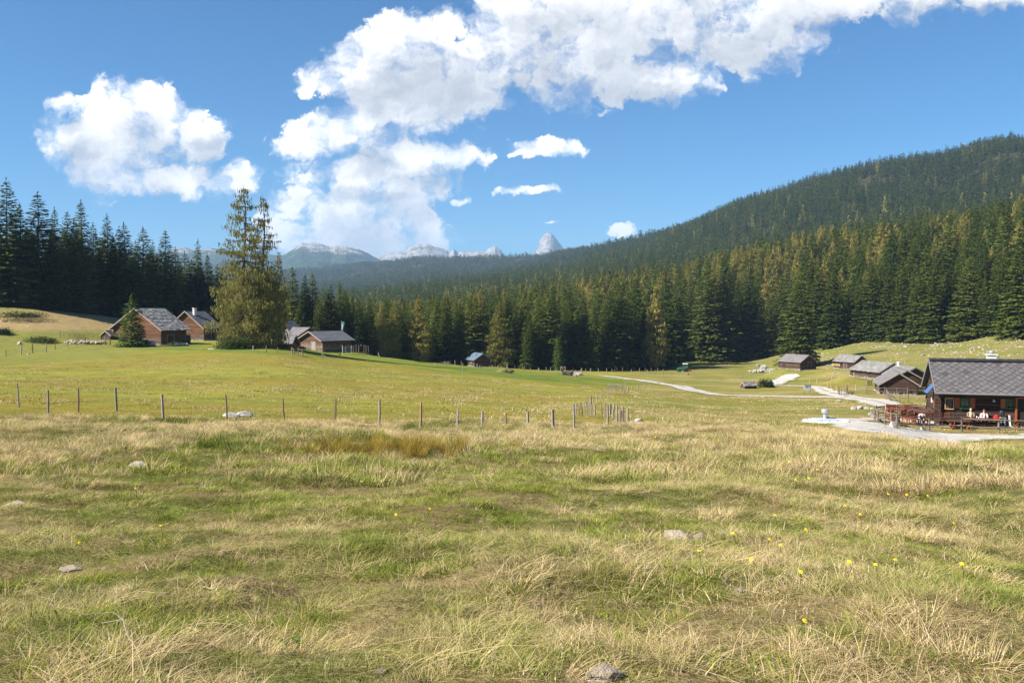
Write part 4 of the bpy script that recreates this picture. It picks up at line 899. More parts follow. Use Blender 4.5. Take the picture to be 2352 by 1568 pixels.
    for (wl, u, z, w, h, kind) in wins:
        f = MB(); pos, ax, r = wall_pt(wl, u, z, .07)
        for dz in (-1, 1): f.box(pos + Vector((0, 0, dz * h/2)), (w + .1, .08, .08) if wl != 'gable' else (.08, w + .1, .08))
        for dx in (-1, 1): f.box(pos + Vector((ax[0]*dx*w/2, ax[1]*dx*w/2, 0)), (.08, .07, h - .08) if wl != 'gable' else (.07, .08, h - .08))
        f.box(pos, (.03, .05, h - .08) if wl != 'gable' else (.05, .03, h - .08))
        wn = f.build('window', M['greenpaint' if kind == 'green' else ('yellowwood' if kind == 'pale' else 'log_brown')], o)
        pn = MB(); pn.box(pos + (Vector((0, -side*.03, 0)) if wl != 'gable' else Vector((.03, 0, 0))), (w - .06, .03, h - .06) if wl != 'gable' else (.03, w - .06, h - .06)); pn.build('pane', M['glass'] if kind != 'pale' else M['barge'], wn)
    for (wl, u, w, h, m_) in doors:
        d = MB(); 
        for k in range(4): uu = u - w/2 + w * (k + .5) / 4; pos, ax, r = wall_pt(wl, uu, h/2, .08); d.box(pos, (w/4 - .015, .05, h) if wl != 'gable' else (.05, w/4 - .015, h))
        do = d.build('door', M[m_], o); fr = MB()
        for dx in (-1, 1): pos, ax, r = wall_pt(wl, u + dx * (w/2 + .05), h/2, .09); fr.box(pos, (.1, .09, h + .1) if wl != 'gable' else (.09, .1, h + .1))
        pos, ax, r = wall_pt(wl, u, h + .08, .09); fr.box(pos, (w, .08, .1) if wl != 'gable' else (.08, w, .1)); fr.build('door_frame', M['greywood'], o)
    if chim:
        cx_, cy_, cw, ch, kind = chim; cz = hr - slope * abs(cy_); cb = MB()
        if kind == 'pipe': cb.lathe((cx_, cy_, cz - .2), [(cw, 0), (cw, ch), (cw*1.7, ch + .02), (cw*1.7, ch + .12), (.02, ch + .22)], 10)
        else:
            cb.box((cx_, cy_, cz + ch/2 - .3), (cw, cw * .8, ch + .6)); cb.box((cx_, cy_, cz + ch + .06), (cw + .18, cw*.8 + .18, .1))
        cb.build('chimney', M['steel' if kind == 'pipe' else 'white'], ro)
    return o, dict(L=L, W=Wd, he=he, hr=hr, hw=hw, lx=lx, z0=z0, side=side, pt=pt, roof=ro, slope=slope, c=c, rz=rz)
hA = house('barn', 'largest barn on the left with a steep silver shake roof and orange log gable', (370.4,758.7), 439.9, (307.4,707.9), 30, -1, 180, 794, 'log_orange', 'shake', group=None, ox=.7, oy=.9, course=.55, shingle=.45, lifted=.09, plinth=.5, cat='barn', wins=[('gable',5.2,2.9,.5,.5,'wood')], doors=[('front',2.2,1.6,2.0,'log_dark'),('front',6.5,1.1,1.9,'log_brown')])
hB = house('timber_hut', 'orange-gabled hut with blue-grey roof and white chimney, half hidden by the big larch', (467.8,754.4), 513, (424,714.3), 30, -1, 200, 783, 'log_orange', 'slate_dark', ox=.7, oy=.7, course=.6, shingle=.5, lifted=.04, style='board', plinth=.5, chim=(-1.2,-1.4,.7,1.5,'brick'), wins=[('front',4.2,1.3,.7,.7,'wood'),('front',6.2,1.3,.7,.7,'wood')], doors=[('front',2.5,1,1.9,'log_brown')])
hC = house('shed', 'small low open shed with a dark roof at the left foot of the big barn', (254.6,771), 268, (240.6,759.5), 25, -1, 186, 781, 'log_dark', 'slate_dark', ox=.2, oy=.25, course=.5, style='board', cat='shed', W=3.2)
hG = house('timber_hut', 'steep blue-grey roofed hut with orange gable directly behind the low shed, right of the larch', (670.3,766), 700, (642.8,734.5), 32, -1, 218, 795, 'log_orange', 'slate_dark', ox=.6, oy=.7, course=.5, shingle=.4, style='shake', chim=(-2,1.2,.8,1.1,'brick'))
hF = house('timber_hut', 'grey-roofed hut with pale ridge board rising just behind the middle barn', (741,769), 671, (735.1,751.7), -62, -1, 222, 800, 'log_brown', 'slate', ox=.5, oy=.6, style='sheet', W=9)
hE = house('barn', 'middle barn with dark grey board roof, log walls and half-lit gable beside the white gate', (737.3,783.2), 815.4, (708,761), 52, -1, 203, 811, 'log_grey', 'slate_dark', ox=.8, oy=.7, course=.5, lifted=.03, style='board', cat='barn', wins=[('front',2.2,1.6,.5,.45,'wood'),('front',5.2,1.6,.5,.45,'wood'),('front',8.0,1.6,.5,.45,'wood')], doors=[('gable',4.6,2.2,2.3,'greywood')])
hH = house('shed', 'low shed with pale silver shake roof and small steel flue, left of the middle barn', (688.6,787.3), 634, (686,769.5), -85, -1, 196, 802, 'log_dark', 'shake_pale', ox=.25, oy=.35, course=.35, shingle=.3, W=5, cat='shed', chim=(1.2,-.3,.09,.9,'pipe'), barge='greywood')
hJ = house('timber_hut', 'small dark timber hut with a blue-grey sheet metal roof at the edge of the forest', (1087.6,828), 1067.3, (1110,811.7), -24, 1, 242, 843.5, 'log_brown', 'metal_blue', ox=.5, oy=.6, style='metal', barge='metal_blue', chim=(-.5,1.2,.14,.7,'pipe'), plinth=.35, wins=[('gable',2.3,1.3,.5,.5,'wood')], doors=[('front',2.5,1.0,1.8,'log_orange')])
hK = house('timber_hut', 'long low hut with dark grey roof and a small porch, below the lone spruce', (1837.7,833), 1784.6, (1858.6,815.3), -33, 1, 218, 849.8, 'log_brown', 'slate', ox=.35, oy=.4, style='sheet', barge='barge', plinth=.3, wins=[('front',4.8,1.0,.5,.5,'wood')], doors=[('gable',3.4,1.2,1.7,'log_dark')])
hL = house('timber_hut', 'second dark hut with shingled roof and four small pale windows, uphill of the others', (1961.6,832.6), 1911.6, (1979.3,816.4), -30, 1, 212, 849.9, 'log_dark', 'shake_pale', ox=.35, oy=.4, course=.6, shingle=.5, plinth=.3, barge='greywood', wins=[('front',6.0,.95,.34,.42,'pale'),('front',5.4,.95,.34,.42,'pale'),('front',4.8,.95,.34,.42,'pale'),('front',4.2,.95,.34,.42,'pale')], doors=[('front',2.4,.9,1.4,'log_brown')])
hM = house('timber_hut', 'third dark hut with a wide pale shingle roof, left of the clustered gables', (2019,856), 1973, (2047,834), -15, 1, 172, 872, 'log_dark', 'shake_pale', ox=.35, oy=.4, course=.6, shingle=.5, plinth=.3, barge='greywood', W=6.6, L=9.5)
hN = house('timber_hut', 'rear hut of the cluster with pale shingles and a small white chimney on its ridge', (2066,865), 2030, (2089.7,843.4), -8, 1, 166, 882, 'log_dark', 'shake_pale', ox=.35, oy=.4, course=.6, shingle=.5, barge='greywood', chim=(1.5,0,.6,.5,'brick'), W=6.4, L=8)
hP = house('timber_hut', 'middle gable of the cluster, dark logs under a grey roof, partly behind the front hut', (2035,876), 2020, (2071,849.7), 8, 1, 152, 896, 'log_dark', 'slate', ox=.4, oy=.4, style='sheet', barge='greywood', W=6.8, L=7)
hO = house('timber_hut', 'front gabled log hut of the cluster, standing behind the rail fences', (2015.8,884), 1997, (2054.3,855.9), 16, 1, 137, 906, 'log_dark', 'slate', ox=.45, oy=.45, style='sheet', barge='greywood', W=6.0, L=7.4, plinth=.3, doors=[('front',2,.9,1.6,'log_brown')])
hQ = house('shed', 'tiny low shed with silver shake roof and red-brown gable in the hollow by the bush', (1711,886.1), 1739, (1702.5,877.3), 78, -1, 166, 893.5, 'log_orange', 'shake', ox=.12, oy=.15, course=.3, shingle=.3, cat='shed', W=1.9)
# ------------------------------------------------------------------ the hut with the terrace
def diamond_mat():
    """diagonal tiles, about 0.55 m, a few darker ones"""
    mm, b, o = mat('diamond_tiles'); tc = b.n('ShaderNodeTexCoord').outputs['Object']; x, y, z = b.sep(tc)
    s = b.math('MULTIPLY', z, 1.46); u = b.math('ADD', b.math('MULTIPLY', x, 1.75), b.math('MULTIPLY', s, 2.2)); v = b.math('SUBTRACT', b.math('MULTIPLY', x, 1.75), b.math('MULTIPLY', s, 2.2))
    fu = b.math('FRACT', u); fv = b.math('FRACT', v)
    e = b.math('MINIMUM', b.math('MINIMUM', fu, b.math('SUBTRACT', 1.0, fu)), b.math('MINIMUM', fv, b.math('SUBTRACT', 1.0, fv)))
    w = b.n('ShaderNodeTexWhiteNoise', noise_dimensions='2D'); b.set(w.inputs[0], b.comb(b.math('FLOOR', u), b.math('FLOOR', v)))
    n = b.noise(tc, 5, 4, .7); t = b.math('MULTIPLY_ADD', w.outputs[0], .25, .8); c = b.mix(b.map(n, .35, .7), (0.10, 0.092, 0.095), (0.17, 0.158, 0.16)); c = b.mix(1.0, c, b.comb(t, t, t), 'MULTIPLY')
    c = b.mix(b.map(w.outputs[0], .975, .98), c, (0.06, 0.06, 0.062)); c = b.mix(b.map(e, .04, .10, .85, 0), c, (0.045, 0.042, 0.045))
    p = b.n('ShaderNodeBsdfPrincipled'); b.set(p.inputs['Base Color'], c); p.inputs['Roughness'].default_value = .7; p.inputs['Specular IOR Level'].default_value = .3
    bp = b.n('ShaderNodeBump'); bp.inputs['Strength'].default_value = .7; bp.inputs['Distance'].default_value = .03; b.set(bp.inputs['Height'], b.map(e, 0, .09)); b.nt.links.new(bp.outputs[0], p.inputs['Normal'])
    b.nt.links.new(p.outputs[0], o.inputs[0]); return mm
M['diamond'] = diamond_mat()
hR, q = house('alpine_hut', 'large hut at the right edge with diamond-tiled roof, chalkboard and terrace in front', (2149.7,901.8), 0, (2131,823.7), 105, -1, 66, 979, 'log_hut', 'diamond', ox=.35, oy=.75, L=15.0, W=6.0, style='plain', barge='slate', cat='alpine hut')
lx, hw, he, hr = q['lx'], q['hw'], q['he'], q['hr']; yf = -hw - .07
def lp(x, y, z): return Vector((-lx + x, y, z))
RW = Matrix.Translation((q['c'].x, q['c'].y, q['z0'])) @ Matrix.Rotation(q['rz'], 4, 'Z')
def wp(x, y, z=0): return RW @ lp(x, y, z)      # hut frame -> world
RB = [c for c in hR.children if c.name.startswith('roof')][0]
g_ = MB(); g_.tube([(-7.55, -3.06, he - .02), (7.5, -3.06, he - .08)], .075, 10); g_.build('gutter', M['slate_dark'], hR, smooth=True)
d_ = MB(); d_.tube([lp(.05, -3.06, he - .05), lp(.0, -hw - .2, he - .35), lp(.0, -hw - .2, 0)], .045, 8); d_.build('downpipe', M['slate_dark'], hR, smooth=True)
r_ = MB()
for s in (-1, 1): r_.bar(q['pt'](-7.5, .0, s, .03), q['pt'](7.5, .0, s, .03), .05, .05); r_.bar(q['pt'](-7.5, .07, s, .025), q['pt'](7.5, .07, s, .025), .38, .03, up=(0, -s * .6, .8))
r_.build('ridge_cap', M['slate_dark'], RB)
c_ = MB(); c_.box(lp(4.0, .3, hr - .02), (.58, .55, .7)); c_.box(lp(4.0, .3, hr + .37), (.76, .7, .08)); ch = c_.build('chimney', M['white'], RB)
c_ = MB(); c_.lathe(lp(4.0, .3, hr + .41), [(.12, 0), (.12, .08), (.17, .10), (.17, .2), (.08, .25)], 12); c_.build('cowl', M['steel'], ch, smooth=True)
def wall_box(name, mt, x0, x1, z0, z1, y, d, parent=hR): b = MB(); b.box(lp((x0+x1)/2, y, (z0+z1)/2), (x1-x0, d, z1-z0)); return b.build(name, M[mt], parent)
# chalkboard with lines of chalk writing
cb = wall_box('chalkboard', 'black', .44, .93, 1.26, 2.0, yf - .03, .03); fr = MB()
for a in ((.40, 1.22, .40, 2.04), (.97, 1.22, .97, 2.04)): fr.bar(lp(a[0], yf - .04, a[1]), lp(a[2], yf - .04, a[3]), .08, .05)
for z in (1.24, 2.02): fr.bar(lp(.44, yf - .04, z), lp(.93, yf - .04, z), .05, .07)
fr.build('frame', M['yellowwood'], cb); M['chalk'] = simple_mat('chalk', (.55, .55, .52), bump=0); ck = MB(); g = random.Random(3)
for k in range(8):
    x = .48; z = 1.92 - k * .08
    while x < .84: w = g.uniform(.03, .09); ck.box(lp(x + w/2, yf - .049, z), (w, .004, .012)); x += w + .02
ck.build('chalk_writing', M['chalk'], cb)
def shutter_window(x0, x1, z0, z1, sh=.33, left=True, right=True):
    f = MB()
    for x in (x0 + .04, x1 - .04): f.bar(lp(x, yf - .03, z0 + .08), lp(x, yf - .03, z1), .08, .07)
    f.box(lp((x0+x1)/2, yf - .04, z0 + .02), (x1 - x0 + .1, .14, .11)); f.box(lp((x0+x1)/2, yf - .03, z1 - .03), (x1 - x0 - .17, .07, .06)); f.box(lp((x0+x1)/2, yf - .02, (z0+z1)/2 + .02), (.04, .05, z1-z0-.2))
    w = f.build('window', M['greenpaint'], hR); p = MB(); p.box(lp((x0+x1)/2, yf, (z0+z1)/2), (x1-x0-.1, .02, z1-z0-.1)); p.build('pane', M['glass'], w)
    cu = MB()
    for s in (-1, 1): cu.box(lp((x0+x1)/2 + s*(x1-x0)*.3, yf - .013, (z0+z1)/2 + .05), ((x1-x0)*.22, .005, z1-z0-.25))
    for sx, on_ in ((-1, left), (1, right)):
        if on_: s = MB(); xx = (x0 if sx < 0 else x1) + sx * (sh/2 + .02); [s.box(lp(xx + (k-1)*sh/3, yf - .03, (z0+z1)/2), (sh/3 - .01, .035, z1 - z0)) for k in range(3)]; s.bar(lp(xx - sh/2, yf - .055, z0 + .15), lp(xx + sh/2, yf - .055, z1 - .15), .02, .05); s.build('shutter', M['orangewood'], hR)
    b_ = MB(); [b_.blob(lp(x0 + .1 + k*.11, yf - .14, z0 + .12), (.05, .05, .06), k, 6, .3) for k in range(int((x1-x0)/.11))]; b_.build('window_plants', M['bush'], w)
shutter_window(1.40, 2.05, 1.30, 2.06); shutter_window(4.42, 4.98, 1.36, 2.06, right=False)
# gable window, notice, solar panel
gx = -.09
def gbox(name, mt, u0, u1, z0, z1, out=.09, d=.05, parent=hR): b = MB(); b.box((-lx - out, -hw + (u0+u1)/2, (z0+z1)/2), (d, u1-u0, z1-z0)); return b.build(name, M[mt], parent)
gw = gbox('window', 'greenpaint', .55, 1.25, 1.15, 1.95); gbox('pane', 'glass', .63, 1.17, 1.23, 1.87, .11, .03, gw); gbox('shutter', 'orangewood', .30, .53, 1.15, 1.95); gbox('shutter', 'orangewood', 1.27, 1.50, 1.15, 1.95)
gbox('notice', 'white', 2.1, 2.5, 1.45, 1.8)
sp = MB(); Mx = Matrix.Rotation(R(-50), 3, 'Y'); sp.box((-lx - .45, -hw + 1.2, he + .15), (.85, 1.3, .04), M=Mx); s_ = sp.build('solar_panel', M['solar'], hR); sp = MB(); sp.bar((-lx - .02, -hw + .8, he - .1), (-lx - .45, -hw + .8, he + .1), .04, .04); sp.bar((-lx - .02, -hw + 1.6, he - .1), (-lx - .45, -hw + 1.6, he + .1), .04, .04); sp.build('bracket', M['steel'], s_)
# notched log ends at the corner
ln = MB()
for k in range(11):
    z = .1 + k * .22; ln.bar((-lx - .3, -hw - .02, z), (-lx, -hw - .02, z), .16, .19); ln.bar((-lx + .02, -hw - .3, z + .11), (-lx + .02, -hw, z + .11), .16, .19)
ln.build('log_ends', M['log_dark'], hR)
# open doorway: its inner shade is a painted dark panel, with orange jambs
dj = wall_box('door', 'core', 5.16, 5.92, .15, 2.1, yf + .02, .04); j = MB(); j.bar(lp(5.08, yf - .08, .05), lp(5.08, yf - .08, 2.2), .14, .12); j.bar(lp(6.0, yf - .08, .05), lp(6.0, yf - .08, 2.2), .14, .12); j.box(lp(5.54, yf - .08, 2.17), (.76, .12, .1)); j.build('door_frame', M['orangewood'], dj)
st = MB(); st.box(lp(5.9, yf - .6, .0), (1.9, 1.0, .16)); st.box(lp(5.9, yf - .75, -.16), (2.2, 1.3, .16)); st.build('doorstep', M['concrete'], hR)
lm = MB(); lm.bar(lp(3.6, yf, 2.0), lp(3.6, yf - .18, 2.0), .03, .03); lm.lathe(lp(3.6, yf - .2, 1.86), [(.11, 0), (.08, .08), (.03, .14)], 12); lm.build('wall_lamp', M['white'], hR)
lg = MB(); [lg.tube([lp(6.35 + k*.12, yf - .3, .3 + (k % 2)*.2), lp(6.35 + k*.12, yf - .75, .3 + (k % 2)*.2)], .09, 8) for k in range(8)]; fw = lg.build('firewood', M['orangewood']); fw.matrix_world = RW; tag(fw, 'short stack of orange cut logs right of the hut door', 'firewood')

# ------------------------------------------------------------------ people
def skinned(name, V, E, rad, mt, parent=None, sub=1, root=0):
    m = bpy.data.meshes.new(name); m.from_pydata([tuple(v) for v in V], E, []); m.materials.append(mt); o = new_obj(name, m, parent)
    md = o.modifiers.new('skin', 'SKIN'); md.use_smooth_shade = True
    if not m.skin_vertices: print('NO SKIN LAYER'); return o
    for i, r in enumerate(rad): m.skin_vertices[0].data[i].radius = (r, r) if not hasattr(r, '__len__') else r
    for i in range(len(V)): m.skin_vertices[0].data[i].use_root = (i == root)
    ss = o.modifiers.new('sub', 'SUBSURF'); ss.levels = sub; ss.render_levels = sub; return o
SKIN = simple_mat('skin', (0.62, 0.36, 0.26), (0.55, 0.30, 0.21), rough=.6, bump=0)
def cloth(n, c): return simple_mat(n, c, tuple(x * .75 for x in c), rough=.9, bump=.15, nscale=14)
def person(loc, rz, J, label, hair, shirt, trousers, shoes=(.05, .04, .03), vest=None, sleeves=None, facing=None):
    """J: joints in metres, x forward, y left"""
    o = empty('person', loc, rz, label, 'person'); V, E, r = [], [], []
    def add(p, rad, link=None):
        V.append(Vector(p)); r.append(rad); 
        if link is not None: E.append((link, len(V) - 1))
        return len(V) - 1
    pel = add(J['pelvis'], (.135, .11)); sp_ = add(J['spine'], (.125, .10), pel); chs = add(J['chest'], (.15, .11), sp_); nk = add(J['neck'], .052, chs); hd = add(J['head'], (.066, .082), nk); tp = add(Vector(J['head']) + (Vector(J['head']) - Vector(J['neck'])).normalized() * .085, .062, hd)
    for s, y in (('l', 1), ('r', -1)):
        sh = add(J['sh' + s], .058, chs); el = add(J['el' + s], .042, sh); wr = add(J['wr' + s], .027, el); d = (V[wr] - V[el]).normalized(); pm = add(V[wr] + d * .06, (.038, .016), wr); sd = d.cross(Vector((0, 0, 1))).normalized() if abs(d.z) < .9 else Vector((0, 1, 0))
        for k, (off, ln_) in enumerate(((-.03, .07), (-.011, .082), (.009, .078), (.028, .062))): a = add(V[pm] + d * .035 + sd * off, .009, pm); b = add(V[a] + d * ln_ * .5, .0085, a); add(V[b] + d * ln_ * .4 + Vector((0, 0, -.015)), .007, b)
        t = add(V[wr] + d * .03 + sd * .035 * y, .011, wr); add(V[t] + d * .04 + sd * .015 * y, .009, t)
        hp = add(J['hp' + s], .09, pel); kn = add(J['kn' + s], .058, hp); an = add(J['an' + s], .040, kn); f = Vector(J.get('fd', (1, 0, 0))); add(V[an] + f * .16 - Vector((0, 0, .05)), .032, an)
    skinned('body', V, E, r, SKIN, o)
    fwd = Vector(facing or (1, 0, 0)).normalized(); H = Vector(J['head']); up = (H - Vector(J['neck'])).normalized(); sd = up.cross(fwd).normalized(); fwd = sd.cross(up)
    def hp_(a, b, c): return H + fwd * a + sd * b + up * c
    f = MB(); f.tube([hp_(.075, 0, .03), hp_(.105, 0, -.005), hp_(.085, 0, -.02)], [.01, .016, .012], 6)
    for s in (-1, 1): f.blob(hp_(.0, s * .078, .0), (.02, .014, .032), 1, 8, .05)
    f.build('face_features', SKIN, o, smooth=True); ey = MB()
    for s in (-1, 1): ey.blob(hp_(.078, s * .03, .025), (.008, .011, .008), 2, 8, 0)
    ey.build('eyes', M['black'], o); mo = MB(); mo.bar(hp_(.083, -.022, -.045), hp_(.083, .022, -.045), .012, .01); mo.build('mouth', M['redwood'], o)
    hb = MB(); hb.blob(hp_(-.018, 0, .06), (.088, .083, .075), 5, 12, .06); hb.blob(hp_(-.045, 0, .0), (.055, .078, .07), 6, 10, .06); hb.build('hair', cloth('hair', hair), o, smooth=True)
    sm_ = cloth('shirt', shirt); sl = cloth('sleeve', sleeves or shirt)
    c = [Vector(J[k]) for k in ('pelvis', 'spine', 'chest')]; top = c[2].lerp(Vector(J['neck']), .55)
    VV = c + [top]; skinned('shirt', VV, [(0, 1), (1, 2), (2, 3)], [(.15, .125), (.145, .12), (.172, .128), (.07, .07)], cloth('vest', vest) if vest else sm_, o)
    for s in 'lr': a, b_, w = (Vector(J[k + s]) for k in ('sh', 'el', 'wr')); skinned('sleeve', [c[2].lerp(a, .55), a, b_, b_.lerp(w, .85)], [(0, 1), (1, 2), (2, 3)], [.08, .073, .055, .042], sl, o)
    if vest: sv = MB(); d = (c[2] - c[1]).normalized(); sv.blob(c[2].lerp(c[1], .25) + fwd * .10, (.05, .06, .17), 3, 8, .05); sv.build('blouse_front', sm_, o, smooth=True)
    tr = cloth('trousers', trousers); P = [Vector(J['pelvis'])]; EE = []; RR = [.145]
    for s in 'lr': n = len(P); P += [Vector(J['hp' + s]), Vector(J['kn' + s]), Vector(J['kn' + s]).lerp(Vector(J['an' + s]), .9)]; EE += [(0, n), (n, n+1), (n+1, n+2)]; RR += [.105, .075, .056]
    skinned('trousers', P, EE, RR, tr, o)
    for s in 'lr': f_ = Vector(J.get('fd', (1, 0, 0))); a = Vector(J['an' + s]); b = MB(); b.tube([a + Vector((0, 0, .03)) - f_ * .05, a - Vector((0, 0, .04)) - f_*.03, a - Vector((0, 0, .05)) + f_ * .14, a - Vector((0, 0, .06)) + f_ * .22], [.05, .05, .045, .025], 8); b.build('shoe', cloth('leather', shoes), o, smooth=True)
    return o
def seated(arm=.35, lean=0.0):
    return dict(pelvis=(0, 0, .52), spine=(.02 + lean*.3, 0, .72), chest=(.02 + lean*.7, 0, .95), neck=(.03 + lean, 0, 1.10), head=(.06 + lean*1.1, 0, 1.22), shl=(.02 + lean*.8, .18, 1.03), shr=(.02 + lean*.8, -.18, 1.03), ell=(.12 + lean, .24, .80), elr=(.12 + lean, -.24, .80), wrl=(arm, .14, .80), wrr=(arm, -.14, .80),
                hpl=(.03, .09, .52), hpr=(.03, -.09, .52), knl=(.44, .12, .50), knr=(.44, -.12, .50), anl=(.46, .12, .10), anr=(.46, -.12, .10))
fz = q['rz'] - pi / 2      # facing out of the front wall
person(wp(2.05, yf - .34, .02), fz, seated(.40), 'grey-haired man in a light green shirt and brown waistcoat sitting at the hut wall', (.45, .44, .42), (.42, .47, .33), (.06, .06, .07), sleeves=(.26, .20, .14))
person(wp(2.92, yf - .34, -.04), fz, seated(.40), 'woman in a purple waistcoat and white blouse sitting at the hut wall', (.20, .10, .06), (.80, .80, .82), (.05, .05, .07), vest=(.32, .07, .27), sleeves=(.80, .80, .82))
bent = dict(pelvis=(0, 0, .54), spine=(.12, 0, .70), chest=(.30, 0, .80), neck=(.44, 0, .76), head=(.53, 0, .68), shl=(.33, .18, .80), shr=(.33, -.18, .80), ell=(.36, .22, .55), elr=(.36, -.22, .55), wrl=(.46, .06, .40), wrr=(.46, -.06, .40), hpl=(.03, .09, .52), hpr=(.03, -.09, .52), knl=(.42, .16, .52), knr=(.42, -.16, .52), anl=(.42, .12, .12), anr=(.42, -.12, .12))
pb = ground(2117, 977, 46); person((pb.x, pb.y + .3, pb.z + .0), R(-92), bent, 'person in a pale blue shirt bent forward on the terrace, head down over bare arms', (.16, .10, .06), (.62, .70, .80), (.10, .10, .13), facing=(.3, 0, -1))
walk = dict(pelvis=(0, 0, .95), spine=(.01, 0, 1.12), chest=(.03, 0, 1.33), neck=(.04, 0, 1.50), head=(.06, 0, 1.62), shl=(.03, .18, 1.42), shr=(.03, -.18, 1.42), ell=(-.08, .24, 1.15), elr=(.10, -.24, 1.15), wrl=(.06, .24, .92), wrr=(.30, -.2, 1.0), hpl=(.0, .09, .93), hpr=(.0, -.09, .93), knl=(.14, .10, .50), knr=(-.06, -.10, .50), anl=(.20, .10, .10), anr=(-.26, -.10, .14))
pw = on(829, 214); person((pw.x, pw.y, pw.z), R(115), walk, 'distant walker with a dark red jacket passing the wooden fence beside the middle barn', (.10, .08, .06), (.30, .03, .04), (.06, .06, .08))
bp = MB(); bp.box((0, 0, 0), (.18, .30, .48), taper=.8); b_ = bp.build('backpack', M['red']); b_.location = pw + Vector((.13 * 1, -.22, 1.25)); b_.rotation_euler = (0, 0, R(115)); tag(b_, 'dark red backpack worn by the distant walker', 'backpack')

# ------------------------------------------------------------------ terrace furniture
def bench(loc, rz, L, label, back=True, mt='orangewood', group=None):
    o = empty('bench', loc, rz, label, 'bench', group); b = MB(); [b.box((0, -.11 + k*.15, .44), (L, .13, .045)) for k in range(3)]; b.build('seat', M[mt], o)
    if back: b = MB(); b.box((0, .27, .70), (L, .035, .16)); b.box((0, .30, .90), (L, .035, .16)); [b.bar((x, .22, .40), (x, .31, .98), .06, .05) for x in (-L*.4, L*.4)]; b.build('backrest', M[mt], o)
    for x in (-L*.4, L*.4):
        b = MB(); b.bar((x, -.14, .0), (x, -.10, .42), .07, .05); b.bar((x, .22, .0), (x, .18, .42), .07, .05); b.bar((x, -.15, .22), (x, .22, .22), .04, .05); b.build('leg', M[mt], o)
    return o
def table(loc, rz, L, label, mt='redwood', lm='orangewood', W_=.75, group=None):
    o = empty('table', loc, rz, label, 'table', group); b = MB(); [b.box((0, -W_/2 + W_*(k+.5)/4, .74), (L, W_/4 - .008, .045)) for k in range(4)]; b.build('tabletop', M[mt], o)
    for x in (-L*.36, L*.36):
        b = MB(); b.bar((x, -W_*.42, 0), (x, W_*.25, .71), .07, .09, up=(1, 0, 0)); b.bar((x + .05, W_*.42, 0), (x + .05, -W_*.25, .71), .05, .09, up=(1, 0, 0)); b.build('leg', M[lm], o)
    b = MB(); b.bar((-L*.36, 0, .33), (L*.36, 0, .33), .05, .08); b.build('stretcher', M[lm], o); return o
# along the hut wall
def at_w(x, y): p = wp(x, y); return (p.x, p.y, p.z)
w1 = wp(2.4, yf - .34); bench((w1.x, w1.y, w1.z), q['rz'], 3.6, 'long bench along the front wall of the large hut, two people sitting on it', mt='log_brown')
w2 = wp(2.75, yf - 1.15); table((w2.x, w2.y, w2.z - .03), q['rz'], 2.5, 'red-brown table in front of the two seated people', lm='redwood')
w4 = wp(.45, yf - .35); bench((w4.x, w4.y, w4.z), q['rz'], .6, 'short red-brown wooden seat at the left corner of the hut', mt='redwood')
w3 = wp(1.0, yf - 1.7); t4 = table((w3.x, w3.y, w3.z - .15), q['rz'] + .1, 1.5, 'low orange-brown table behind the front rail near the hut corner'); w5 = wp(1.0, yf - 2.3); bench((w5.x, w5.y, w5.z - .15), q['rz'] + 3.2, 1.5, 'orange-brown bench without back in front of the corner table', back=False)
for (px, py, Y0, rz, L, kind, lab) in ((2072, 962, 0, -.15, 2.9, 't', 'long dark-topped table at the far left of the terrace'), (2122, 963, 0, -.35, 1.7, 't', 'dark-topped table in the middle of the terrace beside the bent person'), (2145, 970, 0, -.3, 1.6, 't', 'dark-topped table closest to the gable end of the hut'),
        (2046, 966, 0, 1.25, 1.7, 'b', 'orange slatted bench at the left end of the terrace'), (2085, 972, 0, .9, 1.6, 'b', 'high-backed red-brown bench turned away in the middle of the terrace'), (2100, 975, 0, .9, 1.6, 'b', 'orange-brown high-backed bench right next to the bent person'), (2117, 975.5, 0, .02, 1.3, 'n', 'backless orange bench under the bent person'), (2068, 955, 0, 3.0, 2.6, 'b', 'orange bench along the back rail of the terrace')):
    p = ground(px, py, 46)
    (table if kind == 't' else bench)(tuple(p), rz, L, lab) if kind != 'n' else bench(tuple(p), rz, L, lab, back=False)
# rucksacks, poles, flower pot
def rucksack(loc, rz, mt, label): o = MB(); o.blob((0, 0, .24), (.13, .19, .27), 4, 10, .06); o.box((.12, 0, .16), (.08, .24, .18), taper=.85); r = o.build('rucksack', M[mt], None, smooth=False); r.location = loc; r.rotation_euler.z = rz; tag(r, label, 'rucksack'); return r
p = wp(3.72, yf - .42, .46); rucksack(p, fz, 'red', 'bright red rucksack on the bench right of the woman'); p = wp(4.12, yf - .3, .78); rucksack(p, fz, 'black', 'black rucksack leaning against the hut wall above the poles')
bk = MB(); bk.box((0, 0, .39), (.34, .5, .05)); [bk.bar((x, y, 0), (x, y, .37), .05, .05) for x in (-.13, .13) for y in (-.2, .2)]; 
p = wp(4.12, yf - .3, .0); o_ = empty('stool', p, q['rz'] - pi/2, 'plain wooden stand under the black rucksack by the wall', 'stool'); bk2 = MB(); bk2.box((0, 0, .75), (.34, .5, .05)); bk2.build('seat', M['greywood'], o_)
for x in (-.13, .13):
    for y in (-.2, .2): b = MB(); b.bar((x, y, 0), (x, y, .725), .05, .05); b.build('leg', M['greywood'], o_)
M['skyblue'] = simple_mat('pale_blue_paint', (.35, .55, .75), rough=.4, bump=0)
